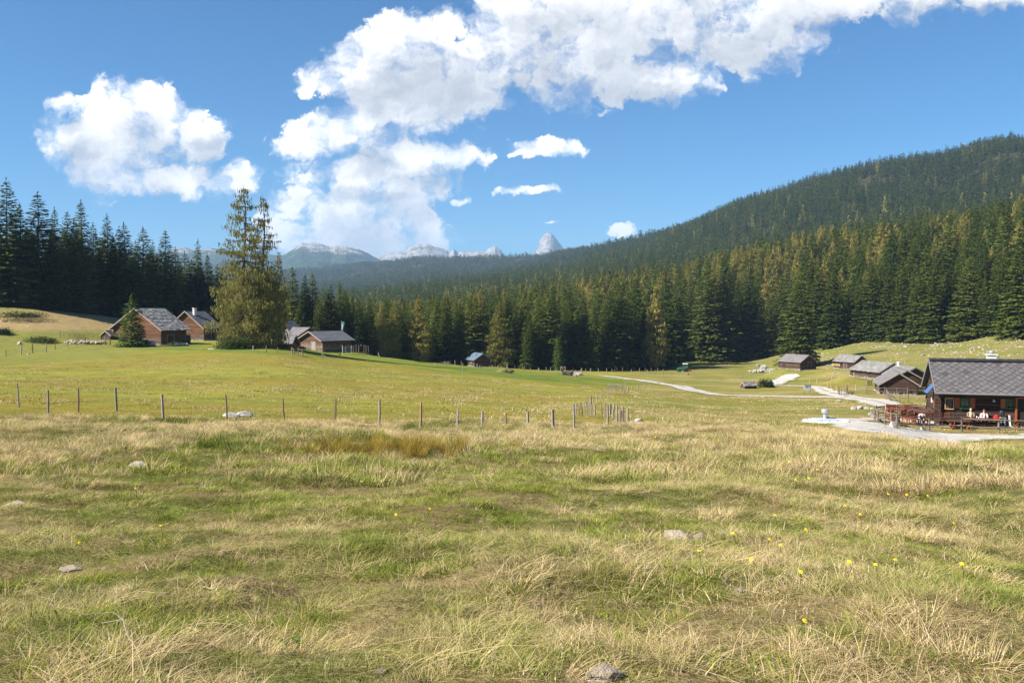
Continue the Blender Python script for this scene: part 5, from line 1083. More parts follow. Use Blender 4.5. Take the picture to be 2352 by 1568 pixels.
for k, (x, mt) in enumerate(((4.0, 'steel'), (4.22, 'skyblue'), (4.55, 'white'), (4.62, 'white'))): t = MB(); a = wp(x, yf - .75, 0); b2 = wp(x + .05, yf - .1, 1.2 - .3 * (k > 1)); t.tube([a, b2], .022, 6); pl = t.build('walking_pole', M[mt]); tag(pl, ['steel walking pole leaning by the black rucksack, left one', 'pale blue walking pole leaning by the black rucksack', 'left pole of the short white pair leaning left of the flower pot', 'right pole of the short white pair leaning left of the flower pot'][k], 'walking pole')
p = wp(4.98, yf - .55, 0); fp = empty('flower_pot', p, 0, 'pot of red geraniums standing beside the hut door', 'flower pot'); b = MB(); b.lathe((0, 0, 0), [(.12, 0), (.17, .26), (.19, .28), (.16, .28)], 14); b.build('pot', M['orangewood'], fp, smooth=True)
b = MB(); [b.blob((random.uniform(-.18, .18), random.uniform(-.18, .18), random.uniform(.28, .5)), (.07, .07, .05), k, 6, .3) for k in range(26)]; b.build('leaves', M['young'], fp); b = MB(); [b.blob((random.uniform(-.22, .22), random.uniform(-.22, .22), random.uniform(.36, .62)), (.055, .055, .045), k, 6, .3) for k in range(22)]; b.build('blossoms', M['red'], fp)
for k, (x, dx, h_) in enumerate(((2.3, 0, .16), (2.55, .05, .12), (2.42, -.05, .1))): c = MB(); c.lathe((0, 0, 0), [(.035, 0), (.045, h_), (.04, h_), (.03, .02)], 10); c_o = c.build('mug', M['white'], None, smooth=True); p = wp(x, yf - 1.1 + dx, .735); c_o.location = p; tag(c_o, ['tallest white mug on the table before the two people', 'white mug right of the tallest one on the table', 'smallest white mug, set between the other two'][k], 'mug')
# ------------------------------------------------------------------ timber rail fences
M['railwood'] = simple_mat('dark_weathered_rail', (0.24, 0.185, 0.15), (0.11, 0.085, 0.07), nscale=5, stretch=(.5, 2, 2), tonemix=.5)
def railfence(pts, label, h=.95, rails=(.5, .9), mt='railwood', post_r=.07, ymin=46, step=None, pickets=0, group=None, cat='fence', name='rail_fence', rr=.05):
    P = [ground(a, b, ymin) if len(pts[0]) == 2 else on(a, c) for (a, b, *cc) in pts for c in (cc[0] if cc else 0,)]
    if step:
        Q = []
        for a, b in zip(P[:-1], P[1:]):
            n = max(1, round((b - a).xy.length / step)); Q += [a.lerp(b, k / n) for k in range(n)]
        P = Q + [P[-1]]
        for p in P: p.z = z1(p.x, p.y)
    c = P[0].copy(); o = empty(name, c, 0, label, cat, group); pm = None
    for p in P:
        b = MB(); q_ = p - c; tz = h * random.uniform(.94, 1.08); b.tube([q_ - Vector((0, 0, .3)), q_ + Vector((random.uniform(-.03, .03), random.uniform(-.03, .03), tz))], [post_r, post_r * .9], 7); b.build('post', M[mt], o)
    for rz_ in rails:
        for a, b2 in zip(P[:-1], P[1:]):
            b = MB(); a_ = a - c + Vector((0, -post_r, rz_)); b_ = b2 - c + Vector((0, -post_r, rz_)); b.tube([a_, a_.lerp(b_, .5) + Vector((0, 0, random.uniform(-.04, .03))), b_], [rr, rr * .85, rr * .9], 6); b.build('rail', M[mt], o)
    if pickets:
        for a, b2 in zip(P[:-1], P[1:]):
            n = max(1, int((b2 - a).xy.length / pickets))
            for k in range(n): b = MB(); u = a.lerp(b2, (k + .5) / n) - c; b.box(u + Vector((0, -.09, h * .5)), (.07, .03, h * random.uniform(.9, 1.1))); b.build('picket', M[mt], o)
    return o
railfence([(2126,959),(2095,958.5),(2060,958),(2030,958.5),(2012,962),(2009,967),(2016,972),(2032,977),(2047,981),(2060,984),(2134,988.5),(2209,991),(2294,994),(2375,996),(2450,997)], 'weathered rail fence curving round the hut terrace', h=.95, rails=(.38, .88), post_r=.075, rr=.055)
railfence([(1925,906),(1928,908),(1944,908.6),(1946,900)], 'small grey picket pen at the left foot of the cluster of huts', h=1.15, rails=(.35, .85), pickets=.35, post_r=.05, step=2)
railfence([(1946,903),(1990,905),(2032,906),(2060,906.5),(2084,907)], 'two-rail fence before the front hut of the cluster', h=1.15, rails=(.45, 1.0), post_r=.06, step=4)
railfence([(2036,909),(2040,916),(2047,922),(2086,924),(2125,925)], 'small railed paddock fence on the grass behind the terrace', h=1.0, rails=(.4, .9), post_r=.06, step=2.6)
railfence([(2090,906),(2126,906)], 'grey picket fence between the huts and the large hut', h=1.2, rails=(.3, .9), pickets=.4, post_r=.05, step=2.5)
railfence([(1962,871),(1990,874),(1992,887)], 'grey rail pen behind the third dark hut', h=1.0, rails=(.3, .6, .9), post_r=.05, step=3)
# ------------------------------------------------------------------ wire fences: posts measured in the photo
def z5(x, y): return (2100 + x / 3.92) / 1.633, (1350 + y / 3.92) / 1.633
def z4(x, y): return (1600 + x / 3.92) / 1.633, (1240 + y / 3.92) / 1.633
def z3(x, y): return (900 + x / 4.276) / 1.633, (1120 + y / 4.276) / 1.633
def zl(x, y): return x / 5.227 / 1.633, (1120 + y / 5.227) / 1.633
def find_Y(px, top, h, y0, y1):
    best = None
    for Y in np.linspace(y0, y1, 120):
        p = on(px, Y); e = abs(proj((p.x, p.y, p.z + h))[1] - top)
        if best is None or e < best[0] - .3: best = (e, Y)
    return best[1]
POSTM = []
for k in range(6):
    b = MB(); g = random.Random(k); r = [.05, .055, .065, .05, .06, .045][k]
    if k % 2: b.tube([(0, 0, -.4), (.01, 0, .5), (g.uniform(-.02, .02), g.uniform(-.02, .02), 1.0)], [r, r, r * .85], 8)
    else: b.box((0, 0, .3), (r * 1.7, r * 1.5, 1.4), taper=.9)
    m = bpy.data.meshes.new('post'); m.from_pydata(b.v, [], b.f); m.materials.append(M['greywood' if k % 3 else 'brownwood']); a = m.attributes.new('tone', 'FLOAT', 'FACE'); a.data.foreach_set('value', b.t); POSTM.append(m)
def wire_fence(posts, label, wires=(), ymin=46, thick=1.45, group=None, name='wire_fence'):
    """posts: (x, y, z, height)"""
    c = Vector(posts[0][:3]); o = empty(name, c, 0, label, 'fence', group)
    for (x, y, z, h) in posts:
        g = random.Random(int(x * 91 + y * 7)); p = new_obj('post', POSTM[g.randrange(6)], o); p.location = Vector((x, y, z)) - c; p.scale = (thick * g.uniform(.85, 1.2),) * 2 + (h,); p.rotation_euler = (g.uniform(-.05, .05), g.uniform(-.06, .06), g.uniform(0, 6))
    for w in wires:
        b = MB()
        P = [Vector((x, y, z + h * w)) - c for (x, y, z, h) in posts]; b.tube(P, .004, 4); b.build('wire', M['core'], o)
    return o
def px_posts(lst, zoom=None, ymin=46, hmin=.5, hmax=1.7, Ymax=None):
    out = []
    for (x, t, b) in lst:
        (px, tp), (_, bt) = (zoom(x, t), zoom(x, b)) if zoom else ((x, t), (x, b)); p = ground(px, bt, ymin)
        if Ymax and p.y > Ymax: p = on(px, Ymax)
        h = at(px, tp, p.y).z - p.z; out.append((p.x, p.y, p.z, min(max(h, hmin), hmax)))
    return out
def h_posts(lst, h, y0, y1, zoom=None):
    out = []
    for (x, t) in lst:
        px, tp = zoom(x, t) if zoom else (x, t); Y = find_Y(px, tp, h, y0, y1); p = on(px, Y); out.append((p.x, p.y, p.z, max(.6, at(px, tp, Y).z - p.z)))
    return out
wire_fence(h_posts([(-60,885),(38,880),(105,895),(175,890),(264,890),(371,905),(518,905),(651,915),(768,915),(869,917),(965,923),(1049,938),(1107,943),(1161,947),(1213,945),(1271,940),(1319,928.5),(1397,932),(1418,930),(1433,933),(1442,937),(1424,940)], 1.22, 42, 66), 'long wire fence of wooden posts crossing the meadow crest', (.45, .8), thick=1.0)
wire_fence(px_posts([(228,645,800),(265,625,745),(310,615,735),(362,600,730),(400,605,735),(437,548,700),(462,535,665),(497,520,640),(545,480,605),(608,442,570),(678,450,552),(705,430,560),(738,400,560)], z5, 44), 'line of wooden fence posts running uphill to the wooden stile', (.4, .8), thick=.85)
wire_fence(px_posts([(278,710,825),(328,680,825),(405,660,830),(458,680,820),(513,650,812),(617,638,845),(672,630,850),(740,640,822),(783,640,855)], z5, 44), 'short line of fence posts closing the little pen on the crest', (.4, .8), thick=.85)
wire_fence(px_posts([(995,395,465),(1062,385,440),(1152,365,430),(1238,357,425),(1320,345,410),(1453,305,352)], z5), 'thin fence from the stile along the straw bank to the track')
wire_fence(px_posts([(130,470,510),(208,455,490),(230,450,495),(248,450,495),(267,450,495),(285,450,500),(303,450,500),(322,450,500),(345,445,505),(418,432,505),(512,440,520)], z4), 'posts of the fence left of the blue-roofed hut')
wire_fence(px_posts([(747,487,550),(783,500,560),(820,510,570),(856,520,575),(932,505,550),(970,500,595),(1010,500,560),(1052,508,558),(1098,498,530),(1185,498,555),(1230,505,550),(1300,505,565),(1332,510,555),(1409,520,585),(1441,517,603),(1528,540,603),(1547,517,568),(1630,520,575),(1647,545,607),(1727,530,570),(1758,537,600),(1822,533,590),(1902,550,635)], z4), 'posts of the fence in front and right of the blue-roofed hut')
wire_fence(px_posts([(197,115,165),(232,145,170),(305,140,172),(381,125,165),(458,120,165),(530,115,163),(608,110,165),(767,130,172),(843,122,170),(1003,115,165),(1088,120,160),(1256,120,165),(1342,115,165),(1437,122,165)], z5), 'rear line of pale posts along the foot of the dark forest')
wire_fence(px_posts([(322,115,180),(447,120,187),(566,125,192),(688,120,192),(808,132,193),(921,115,192),(1050,135,198),(1169,115,205),(1286,140,207),(1404,145,207),(1521,130,215),(1640,155,222),(1751,165,224),(1863,170,225),(1889,165,225),(1973,172,225)], z5), 'front line of posts before the golden larch, ending in a short braced panel')
a, b_ = px_posts([(1889,165,225),(1973,172,225)], z5); m_ = MB(); m_.tube([(a[0], a[1], a[2] + .1), (b_[0], b_[1], b_[2] + b_[3] * .95)], .06, 6); t_ = m_.build('brace_pole', M['greywood']); tag(t_, 'slanting grey pole bracing the last two posts right of the golden larch', 'pole')
wire_fence(px_posts([(117,1000,1140),(415,905,1090),(645,885,1065),(908,870,1045),(1080,840,1000),(1325,790,965),(1497,755,915),(1668,765,890),(1787,690,870),(1905,745,840),(2048,710,860),(2150,730,865),(2322,720,855)], zl, 60, Ymax=176), 'post fence across the rough slope at the far left')
wire_fence(px_posts([(1180,625,770),(1247,640,750),(1345,665,745),(1467,680,740),(1522,670,745),(1624,690,745)], zl, 60, Ymax=190), 'short row of dark posts behind the pale stone wall at the left')
wire_fence(px_posts([(143,335,440),(370,330,475)], zl, 60, Ymax=205), 'two lone posts high on the straw-coloured slope at the far left')
wire_fence(px_posts([(210,750,845),(422,755,865),(607,785,885),(835,800,910)], z3, 60), 'posts in front of the dry reddish weeds below the big larch')
wire_fence(px_posts([(1640,400,455),(1728,395,445)], lambda x, y: ((2700 + (x-1400) / 2.94) / 1.633, (1260 + y / 2.94) / 1.633), 60, hmin=.9), 'two thin posts on the bank above the tiny shed')
for (x, t, b2, zf, lab) in ((535,470,625,z4,'lone grey post in the lush strip left of the blue-roofed hut'),(1260,600,700,z4,'lone grey post on the lower edge of the lush strip near the earth mound'),(2022,670,780,z4,'grey post standing in front of the dark resting cattle'),(418,190,250,z5,'small dark post on the grass right of the resting cattle'),(919,232,288,z5,'small dark post beside the start of the gravel track'),(2055,920,1025,z3,'single post on the grass right of the walker'),(1650,1450,1500,None,'')):
    if zf is None: continue
    p = px_posts([(x, t, b2)], zf, 60)[0]; o = new_obj('fence_post', POSTM[int(x) % 6]); o.location = p[:3]; o.scale = (1, 1, p[3]); tag(o, lab, 'post')
def braced(x, t, b, x2, b2, zf, lab):
    p = px_posts([(x, t, b)], zf, 60)[0]; px, py = zf(x2, b2); f = on(px, p[1] - .3); c = Vector(p[:3]); o = empty('braced_post', c, 0, lab, 'post'); m = MB(); m.tube([(0, 0, -.3), (0, 0, p[3])], .07, 7); m.build('post', M['greywood'], o); m = MB(); m.tube([(0, -.05, p[3] * .8), f - c + Vector((0, 0, .08))], .05, 6); m.build('brace', M['greywood'], o)
braced(1320, 875, 970, 1475, 970, z3, 'pale post with a long slanting brace on the grass before the middle barn')
braced(2220, 855, 935, 2240, 935, z3, 'leaning braced post at the right end of the hut clearing')
railfence([z3(835, 905), z3(867, 915), z3(935, 905), z3(1003, 935)], 'short grey rail barrier left of the middle barn', h=1.25, rails=(.5, 1.1), post_r=.09)
railfence([z3(1820, 885), z3(1865, 880), z3(1905, 882), z3(1990, 885), z3(2025, 890), z3(2065, 892)], 'wooden rail fence behind the walker right of the middle barn', h=1.9, rails=(.5, 1.1, 1.6), post_r=.09, rr=.07)
def gate(pl, pr, h, mt, lab, bars=4, r=.04, diag=False):
    a = ground(*pl, 60); b = ground(*pr, 60); b = Vector((b.x, b.y, b.z)); o = empty('gate', a, 0, lab, 'gate'); d = b - a
    for u in (0, 1): m = MB(); m.tube([d * u - Vector((0, 0, .3)), d * u + Vector((0, 0, h * 1.08))], r * 1.6, 8); m.build('gate_post', M[mt], o)
    m = MB()
    for k in range(bars): z = h * (.12 + .82 * k / max(bars - 1, 1)); m.bar(Vector((0, 0, z)), d + Vector((0, 0, z)), r, r * 1.5)
    for u in (.04, .35, .96): m.bar(d * u + Vector((0, 0, h * .1)), d * u + Vector((0, 0, h * .96)), r, r)
    if diag: m.bar(Vector((0, 0, h * .95)), d + Vector((0, 0, h * .1)), r, r * 1.5)
    m.build('gate_panel', M[mt], o); return o
gate(z3(1645, 886), z3(1790, 889), 1.75, 'white', 'white tubular metal gate at the right corner of the middle barn')
gate(z4(1972, 598), z4(2040, 602), 1.3, 'barge', 'square wooden frame gate with a diagonal before the forest', bars=2, r=.045, diag=True)
# wooden stile where the fences meet
p = ground(*z5(820, 512), 60); st_ = empty('stile', p, -.15, 'pale grey wooden stile frame where two post lines meet', 'stile')
for (x, y, h) in ((-1.0, 0, 1.45), (-.95, .7, 1.4), (0, 0, 1.75), (.15, .7, 1.4), (.85, 0, 1.3), (1.15, .4, 1.5)): b = MB(); b.box((x, y, h/2 - .15), (.1, .09, h + .3)); b.build('post', M['greywood'], st_)
for (x0, x1, z, y) in ((-1.05, .95, 1.35, -.07), (-1.05, .9, .98, -.07), (-1.0, .2, 1.3, .78)): b = MB(); b.bar((x0, y, z), (x1, y, z - .05), .05, .12); b.build('rail', M['steel' if 0 else 'greywood'], st_)
for (x, t, b2, k) in ((990,470,525,0),(1072,470,525,1),(1230,435,485,2),(1190,510,555,3),(1228,515,575,4),(1288,540,600,5),(1478,400,455,6),(1498,535,595,7)):
    zf = lambda x, y: ((2700 + x / 2.94) / 1.633, (1260 + y / 2.94) / 1.633); p = px_posts([(x, t, b2)], zf, 60, hmin=.8, hmax=1.6)[0]; b = MB(); b.box((0, 0, p[3] * .5 - .1), (.09, .09, p[3] + .2)); o = b.build('marker_stake', M['yellowwood']); o.location = p[:3]; o.rotation_euler = (random.uniform(-.05, .05), random.uniform(-.08, .08), .4)
    tag(o, ['yellow stake farthest left in the grass above the track', 'yellow stake second from the left above the track', 'leaning yellow stake highest up between the pale slope and the dark huts', 'small thin yellow stake left of the track bend', 'thin yellow stake just above the track bend', 'thick bright yellow stake nearest the track bend', 'yellow stake just left of the third dark hut', 'yellow stake left of the picket pen at the hut cluster'][k], 'stake', 'yellow marker stakes above the track')

# ------------------------------------------------------------------ trees and shrubs by the huts
def hero_larch(seed, H, prof, dens, gaps=.0, hangk=1.0, size=.26):
    g = np.random.default_rng(seed); c, du, dv, tn, limbs = [], [], [], [], []; ts, rs = zip(*prof)
    nw = int(H * 2.0)
    for w in range(nw):
        t = (w + g.uniform(-.5, .5)) / nw; t = min(max(t, .02), .99); t = (t * .35 + .65 * round(t * 30) / 30) if t > .4 else t; h = H * t; rad = float(np.interp(t, ts, rs)); up = 1 - t
        for k in range(7):
            if g.random() < gaps * 1.6 * (t > .45) + .05: continue
            az = g.uniform(0, 6.28); L = rad * g.uniform(.45, 1.12); m = max(4, int(L * dens * (1.0 if t < .4 else max(.38, 1.0 - (t - .4) * 1.5)))); s = np.sqrt(g.uniform(.02, 1, m)); rr = L * s; side = g.uniform(-.22, .22, m) * rr
            dz = -.10 * rr + .22 * rr * rr / max(L, .3) * (.5 + t) - .35 * rr * (1 - t); hang = g.uniform(0, 1, m) ** 1.3 * (1.5 * hangk if t < .55 else .7)
            if g.random() < .35: limbs.append((h, az, L, dz.mean()))
            c.append(np.stack([rr*np.cos(az) - side*np.sin(az), rr*np.sin(az) + side*np.cos(az), h + dz - hang], 1)); sz = size * g.uniform(.5, 1.4, m); aa = g.uniform(0, 6.28, m)
            du.append(np.stack([np.cos(aa)*.25, np.sin(aa)*.25, -g.uniform(.7, 1.5, m)], 1) * sz[:, None]); dv.append(np.stack([-np.sin(aa), np.cos(aa), g.uniform(-.3, .3, m)], 1) * (sz*.30)[:, None]); tn.append(np.clip(g.normal(.45, .28, m) + .1 * (t < .5), 0, 1))
    return [np.concatenate(q) for q in (c, du, dv, tn)], limbs
def big_larch(px, Y, tip, r0, prof, dens, label, seed, gaps, lean=0.0):
    p = on(px, Y); H = at(px, tip, Y).z - p.z; arr, limbs = hero_larch(seed, H, prof, dens, gaps); o = empty('larch_tree', p, 0, label, 'tree')
    new_obj('crown', crown_mesh('crown', arr, M['larch_hero']), o); b = MB()
    b.tube([(0, 0, -.6)] + [(.25 * sin(k * 1.1), .2 * cos(k * .9), H * k / 9) for k in range(1, 10)], [r0 * (1.15 - k / 9 * 1.1) for k in range(10)], 9, tone=.5)
    for (h, az, L, dz) in limbs: b.tube([(0, 0, h), (cos(az)*L*.45, sin(az)*L*.45, h - .08*L), (cos(az)*L*.95, sin(az)*L*.95, h - .02*L)], [.09 * L / 4 + .03, .05, .015], 5, False, tone=.3)
    b.build('trunk', M['bark'], o); return o
M['larch_hero'] = leaf_mat('weeping_larch_needles', (0.14, 0.142, 0.040), (0.31, 0.275, 0.092), .4)
big_larch(563, 164, 424, .48, [(0, 2.5), (.05, 5.6), (.25, 7.0), (.42, 6.4), (.55, 5.0), (.68, 4.4), (.8, 3.4), (.92, 2.0), (1, .3)], 17, 'huge olive-brown weeping larch with the tallest top, standing left of the middle huts', 901, .18)
big_larch(606, 166, 446, .36, [(0, 1.8), (.08, 4.2), (.35, 5.0), (.5, 3.8), (.6, 2.6), (.72, 2.9), (.86, 1.8), (1, .3)], 15, 'second tall larch grown against the right side of the huge weeping larch', 902, .22)
big_larch(641, 172, 575, .22, [(0, .6), (.2, 2.2), (.5, 2.2), (.8, 1.4), (1, .2)], 9, 'thin low larch with bare lower branches at the right foot of the huge larch', 903, .3)
p = on(302, 170); put_tree(p, at(302, 681, 170).z - p.z, 'young', 1.2, 'dense young green spruce in front of the largest barn')
def bush(px, py, Y, w, h, n, label, mt='bush', seed=0, size=.16, name='shrub', kind=None, d=None):
    g = np.random.default_rng(seed); p = on(px, Y) if Y else ground(px, py, 40); k = 14; cl = g.uniform(-1, 1, (k, 3)) * (w*.38, (d or w)*.38, 0); rad = g.uniform(.22, .42, k) * w; i = g.integers(0, k, n); v = g.normal(size=(n, 3)); v /= np.linalg.norm(v, axis=1)[:, None]
    c = cl[i] + v * rad[i][:, None] * g.uniform(.6, 1.05, n)[:, None] * (1, (d or w) / w, 1); c[:, 2] = np.abs(c[:, 2]) / (w * .42) * h * .9 + .05; aa = g.uniform(0, 6.28, n); sz = size * g.uniform(.5, 1.3, n)
    du = np.stack([np.cos(aa), np.sin(aa), g.uniform(-.8, .8, n)], 1) * sz[:, None]; dv = np.stack([-np.sin(aa), np.cos(aa), g.uniform(-.8, .8, n)], 1) * (sz * .5)[:, None]
    o = empty(name, p, 0, label, 'shrub'); new_obj('leaves', crown_mesh('leaves', [c, du, dv, g.uniform(0, 1, n)], M[mt]), o); b = MB()
    for q_ in range(5): b.tube([(0, 0, -.2), (cl[q_][0]*.5, cl[q_][1]*.5, h*.35), (cl[q_][0], cl[q_][1], h*.7)], [.05, .03, .012], 5, False)
    b.build('stems', M['bark'], o); return o
bush(545, 0, 160, 5.6, 2.9, 4200, 'dense dark green shrub at the foot of the huge larch', seed=1); bush(520, 0, 162, 2.6, 1.7, 1200, 'smaller dark shrub left of the dense one under the huge larch', seed=2)
bush(1760, 0, 170, 2.6, 2.0, 1500, 'round grey-green bush beside the tiny shed in the hollow', seed=3); bush(90, 0, 172, 5.5, 1.3, 2000, 'low dark juniper scrub around the rocks at the far left', seed=4)
bush(40, 0, 196, 9, 1.6, 2600, 'dark low scrub at the top of the far-left slope under the spruces', seed=5); bush(3, 0, 178, 3.5, 1.5, 1200, 'dark juniper bush at the left picture edge below the grey rock', seed=6)
for k, (px, Y, w, h) in enumerate(((592, 167, 3, 1.5), (615, 168, 3.4, 1.6), (638, 170, 3.2, 1.4), (660, 172, 3.2, 1.0), (682, 175, 2.6, .8))): bush(px, 0, Y, w, h, 1500, ['leftmost clump of reddish dry weeds under the huge larch', 'second clump of reddish dry weeds from the huge larch trunk', 'middle clump of reddish dry weeds below the low silver-roofed shed', 'fourth clump of dry weeds, lower and paler', 'small last clump of dry weeds before the rail barrier'][k], 'weeds', 10 + k, .12, 'weed_clump')
bush(405, 0, 178, 3.2, .9, 900, 'nettles and weeds along the shaded wall of the largest barn', seed=20)

# ------------------------------------------------------------------ rocks
def rock_mesh(seed, mt='stone', cuts=10, sub=4):
    import bmesh
    g = np.random.default_rng(seed); bm = bmesh.new(); bmesh.ops.create_icosphere(bm, subdivisions=sub, radius=1); N = g.normal(size=(cuts, 3)); N /= np.linalg.norm(N, axis=1)[:, None]; D = g.uniform(.55, .9, cuts)
    for v in bm.verts:
        p = np.array(v.co)
        for n, d in zip(N, D):
            k = p @ n
            if k > d: p = p - n * (k - d) * .92
        f = 1 + .10 * (fbm(np.array([p[0]*2.5 + seed]), np.array([p[1]*2.5 + p[2]*1.7]), seed, 4)[0] - .5) * 2 + .05 * (vnoise(np.array([p[0]*9]), np.array([p[2]*9 + p[1]*5]), seed)[0] - .5) * 2
        v.co = p * f
    m = bpy.data.meshes.new('boulder'); bm.to_mesh(m); bm.free(); m.materials.append(M[mt]); a = m.attributes.new('tone', 'FLOAT', 'FACE'); a.data.foreach_set('value', g.uniform(.3, .7, len(m.polygons))); m.polygons.foreach_set('use_smooth', [True] * len(m.polygons))
    try: m.set_sharp_from_angle(angle=R(35))
    except Exception: pass
    return m
ROCKT = [rock_mesh(60 + k, 'tanstone', 22) for k in range(3)]; ROCK = [rock_mesh(k) for k in range(6)]; ROCKG = [rock_mesh(20 + k, 'mosstone') for k in range(3)]; ROCKS = [rock_mesh(40 + k, 'tanstone', 8, 2) for k in range(4)]
def rock(px, py, wpx, hpx, label, ymin=3, k=None, grey=False, group=None, name='boulder', sink=.35, p=None, seed=0):
    g = random.Random(int(px * 13 + py + seed)); p = p or ground(px, py, ymin); s = p.y / FPX; w, h = wpx * s / 2, hpx * s * (.66 if ymin < 20 else 1)
    o = new_obj(name, ROCKT[g.randrange(3)] if ymin < 20 else (ROCKG if grey else ROCK)[(k if k is not None else g.randrange(6)) % (3 if grey else 6)]); o.location = (p.x, p.y + w * .5, p.z + h * (.5 - sink) ); o.scale = (w, w * .8, h * (.5 + sink * .8)); o.rotation_euler = (g.uniform(-.2, .2), g.uniform(-.15, .15), g.uniform(-.4, .4)); return tag(o, label, 'rock', group)
for a in ((560, 958, 40, 15, 'higher right half of the long white boulder beside the wire fence', 30), (528, 959, 44, 11, 'low left half of the long white boulder beside the wire fence', 30), (310, 1076, 74, 18, 'flat whitish rock with a dark hollow on the left meadow', 5), (1468, 972, 22, 14, 'right-hand stone of the white pair on the crest right of the post pen', 30), (1453, 975, 16, 11, 'left-hand stone of the white pair on the crest right of the post pen', 30),
          (24, 1163, 58, 14, 'flat grey stone at the left picture edge', 5), (152, 1312, 60, 18, 'low mossy stone half buried in grass at the lower left', 4), (238, 1307, 22, 9, 'small pale stone right of the low mossy one at the lower left', 4), (1566, 1245, 110, 34, 'broad whitish rock slab among the grass in the right foreground', 4), (1612, 1240, 40, 26, 'rough stone leaning on the right end of the broad whitish slab', 4),
          (1722, 1120, 56, 13, 'thin flat stone on the right meadow above the broad slab', 5), (1708, 1366, 46, 22, 'mossy grey stone in the lower right grass', 4), (1395, 1566, 105, 52, 'big flat pale stone at the bottom edge of the picture', 3), (1020, 1528, 40, 14, 'small pinkish stone in the grass near the bottom centre', 3), (875, 1545, 34, 14, 'small pinkish stone at the bottom, left of centre', 3),
          (1520, 1116, 24, 7, 'tiny flat stone in the middle of the right meadow', 5), (1930, 921.5, 14, 5, 'small white stone on the green pasture left of the terrace road', 46), (1962, 941, 14, 8, 'left boulder of the white row beside the track', 46), (1977, 940, 16, 10, 'middle and tallest boulder of the white row beside the track', 46), (1992, 940, 14, 6, 'right boulder of the white row beside the track', 46), (2004, 940, 10, 5, 'small white stone between the white row and the terrace', 46), (2001, 954, 13, 9, 'white stone at the outer corner of the terrace fence', 46), (2010, 958, 16, 6, 'flat white stone against the terrace fence corner', 46),
          (1838, 919, 5, 3, 'tiny white stone below the information board', 46), (1961, 909.5, 9, 3, 'tiny white stone beside the track junction', 46), (2052, 984, 18, 17, 'round white boulder under the left curve of the terrace fence', 46), (2122, 990, 15, 14, 'round white boulder under the terrace fence near the bent person', 46), (2028, 984, 12, 7, 'small white block left of the round boulder by the fence', 46), (1461, 911, 10, 3, 'small white stone on the pasture right of the stile', 46),
          (1315, 862, 9, 6, 'left pale support stone of the log trough behind the cattle', 60), (1327, 862.5, 9, 6, 'right pale support stone of the log trough behind the cattle', 60), (549, 957, 10, 12, 'small dark-spotted lump on top of the long white boulder', 30)):
    rock(*a[:5], ymin=a[5], sink=.3 if a[5] > 20 else .36)
for a in ((41, 764, 15, 14, 'rounded grey boulder left of the juniper scrub'), (84, 768, 26, 8, 'dark broad rock inside the juniper scrub'), (62, 801, 8, 5, 'small pale stone near the left fence'), (64, 738, 9, 4, 'flat stone on the straw slope at the far left'), (6, 724, 16, 10, 'grey rock at the left picture edge on the upper slope')): p = on(a[0], {41: 168, 84: 172, 62: 156, 64: 188, 6: 190}[a[0]]); rock(a[0], a[1], a[2], a[3], a[4], p=p, grey=True)
def ridge_stones(pts, n, wr, label, name='stone_pile', seed=0, mt='stone', hgt=1.0):
    """a heap or dry wall of stones: one thing"""
    g = random.Random(seed); P = [on(a, Y) for a, Y in pts]; c = P[0].copy(); b = MB()
    for k in range(n):
        t = g.random() * (len(P) - 1); i = min(int(t), len(P) - 2); q_ = P[i].lerp(P[i+1], t - i); x = q_.x + g.gauss(0, .35); y = q_.y + g.gauss(0, .4); s = g.uniform(*wr); b.blob((x - c.x, y - c.y, z1(x, y) - c.z + g.uniform(0, hgt) * .8), (s, s * .8, s * .6), g.randrange(9999), 8, .28)
    o = b.build(name, M[mt]); o.location = c; return tag(o, label, 'stones')
ridge_stones([(150, 173), (180, 173), (215, 174), (236, 176)], 150, (.15, .38), 'long low wall of pale stones running left from the largest barn', 'stone_wall', 1, hgt=.6, mt='tanstone')
ridge_stones([(330, 172), (352, 172)], 40, (.2, .5), 'heap of white stones before the orange gable of the largest barn', seed=2, hgt=1.0); ridge_stones([(400, 172), (425, 174)], 30, (.2, .45), 'pale stones along the shaded corner of the largest barn', seed=3, hgt=.4)
ridge_stones([(1732, 250), (1752, 250), (1782, 252)], 110, (.25, .6), 'heap of light stones on the grass left of the long low hut', seed=4, hgt=.9); ridge_stones([(1750, 278), (1760, 276)], 30, (.3, .6), 'small stack of stones above the light stone heap', seed=5, hgt=1.8); ridge_stones([(1548, 304), (1566, 306)], 50, (.3, .7), 'pale rubble behind the green tractor', seed=6, hgt=1.6)
ridge_stones([(1600, 330), (1615, 322)], 24, (.4, 1.0), 'two pale rocks heaped at the forest edge above the tractor', seed=7, hgt=1.5)
o = rock(1590, 790, 34, 60, 'pale rock outcrop glimpsed between trunks above the tractor', p=on(1590, 356), name='rock_outcrop', sink=.2)
p = ground(2122 * 0 + 1160, 856, 60); b = MB(); b.blob((0, 0, .2), (1.7, 1.2, .7), 3, 16, .25); e = b.build('earth_mound', M['weeds']); 
e.data.materials.clear(); e.data.materials.append(simple_mat('turf', (.10, .14, .03), (.19, .15, .06), nscale=1.5, tonemix=.1)); e.location = (p.x, p.y, p.z); tag(e, 'small turf and earth mound in the lush strip right of the blue-roofed hut', 'mound')
b = MB(); a = on(1313, 206); c2 = on(1329, 206); b.tube([a + Vector((-.3, 0, .62)), c2 + Vector((.4, 0, .62))], .22, 9); t_ = b.build('log_trough', M['greywood']); tag(t_, 'hollowed log trough resting on two pale stones behind the cattle', 'trough')
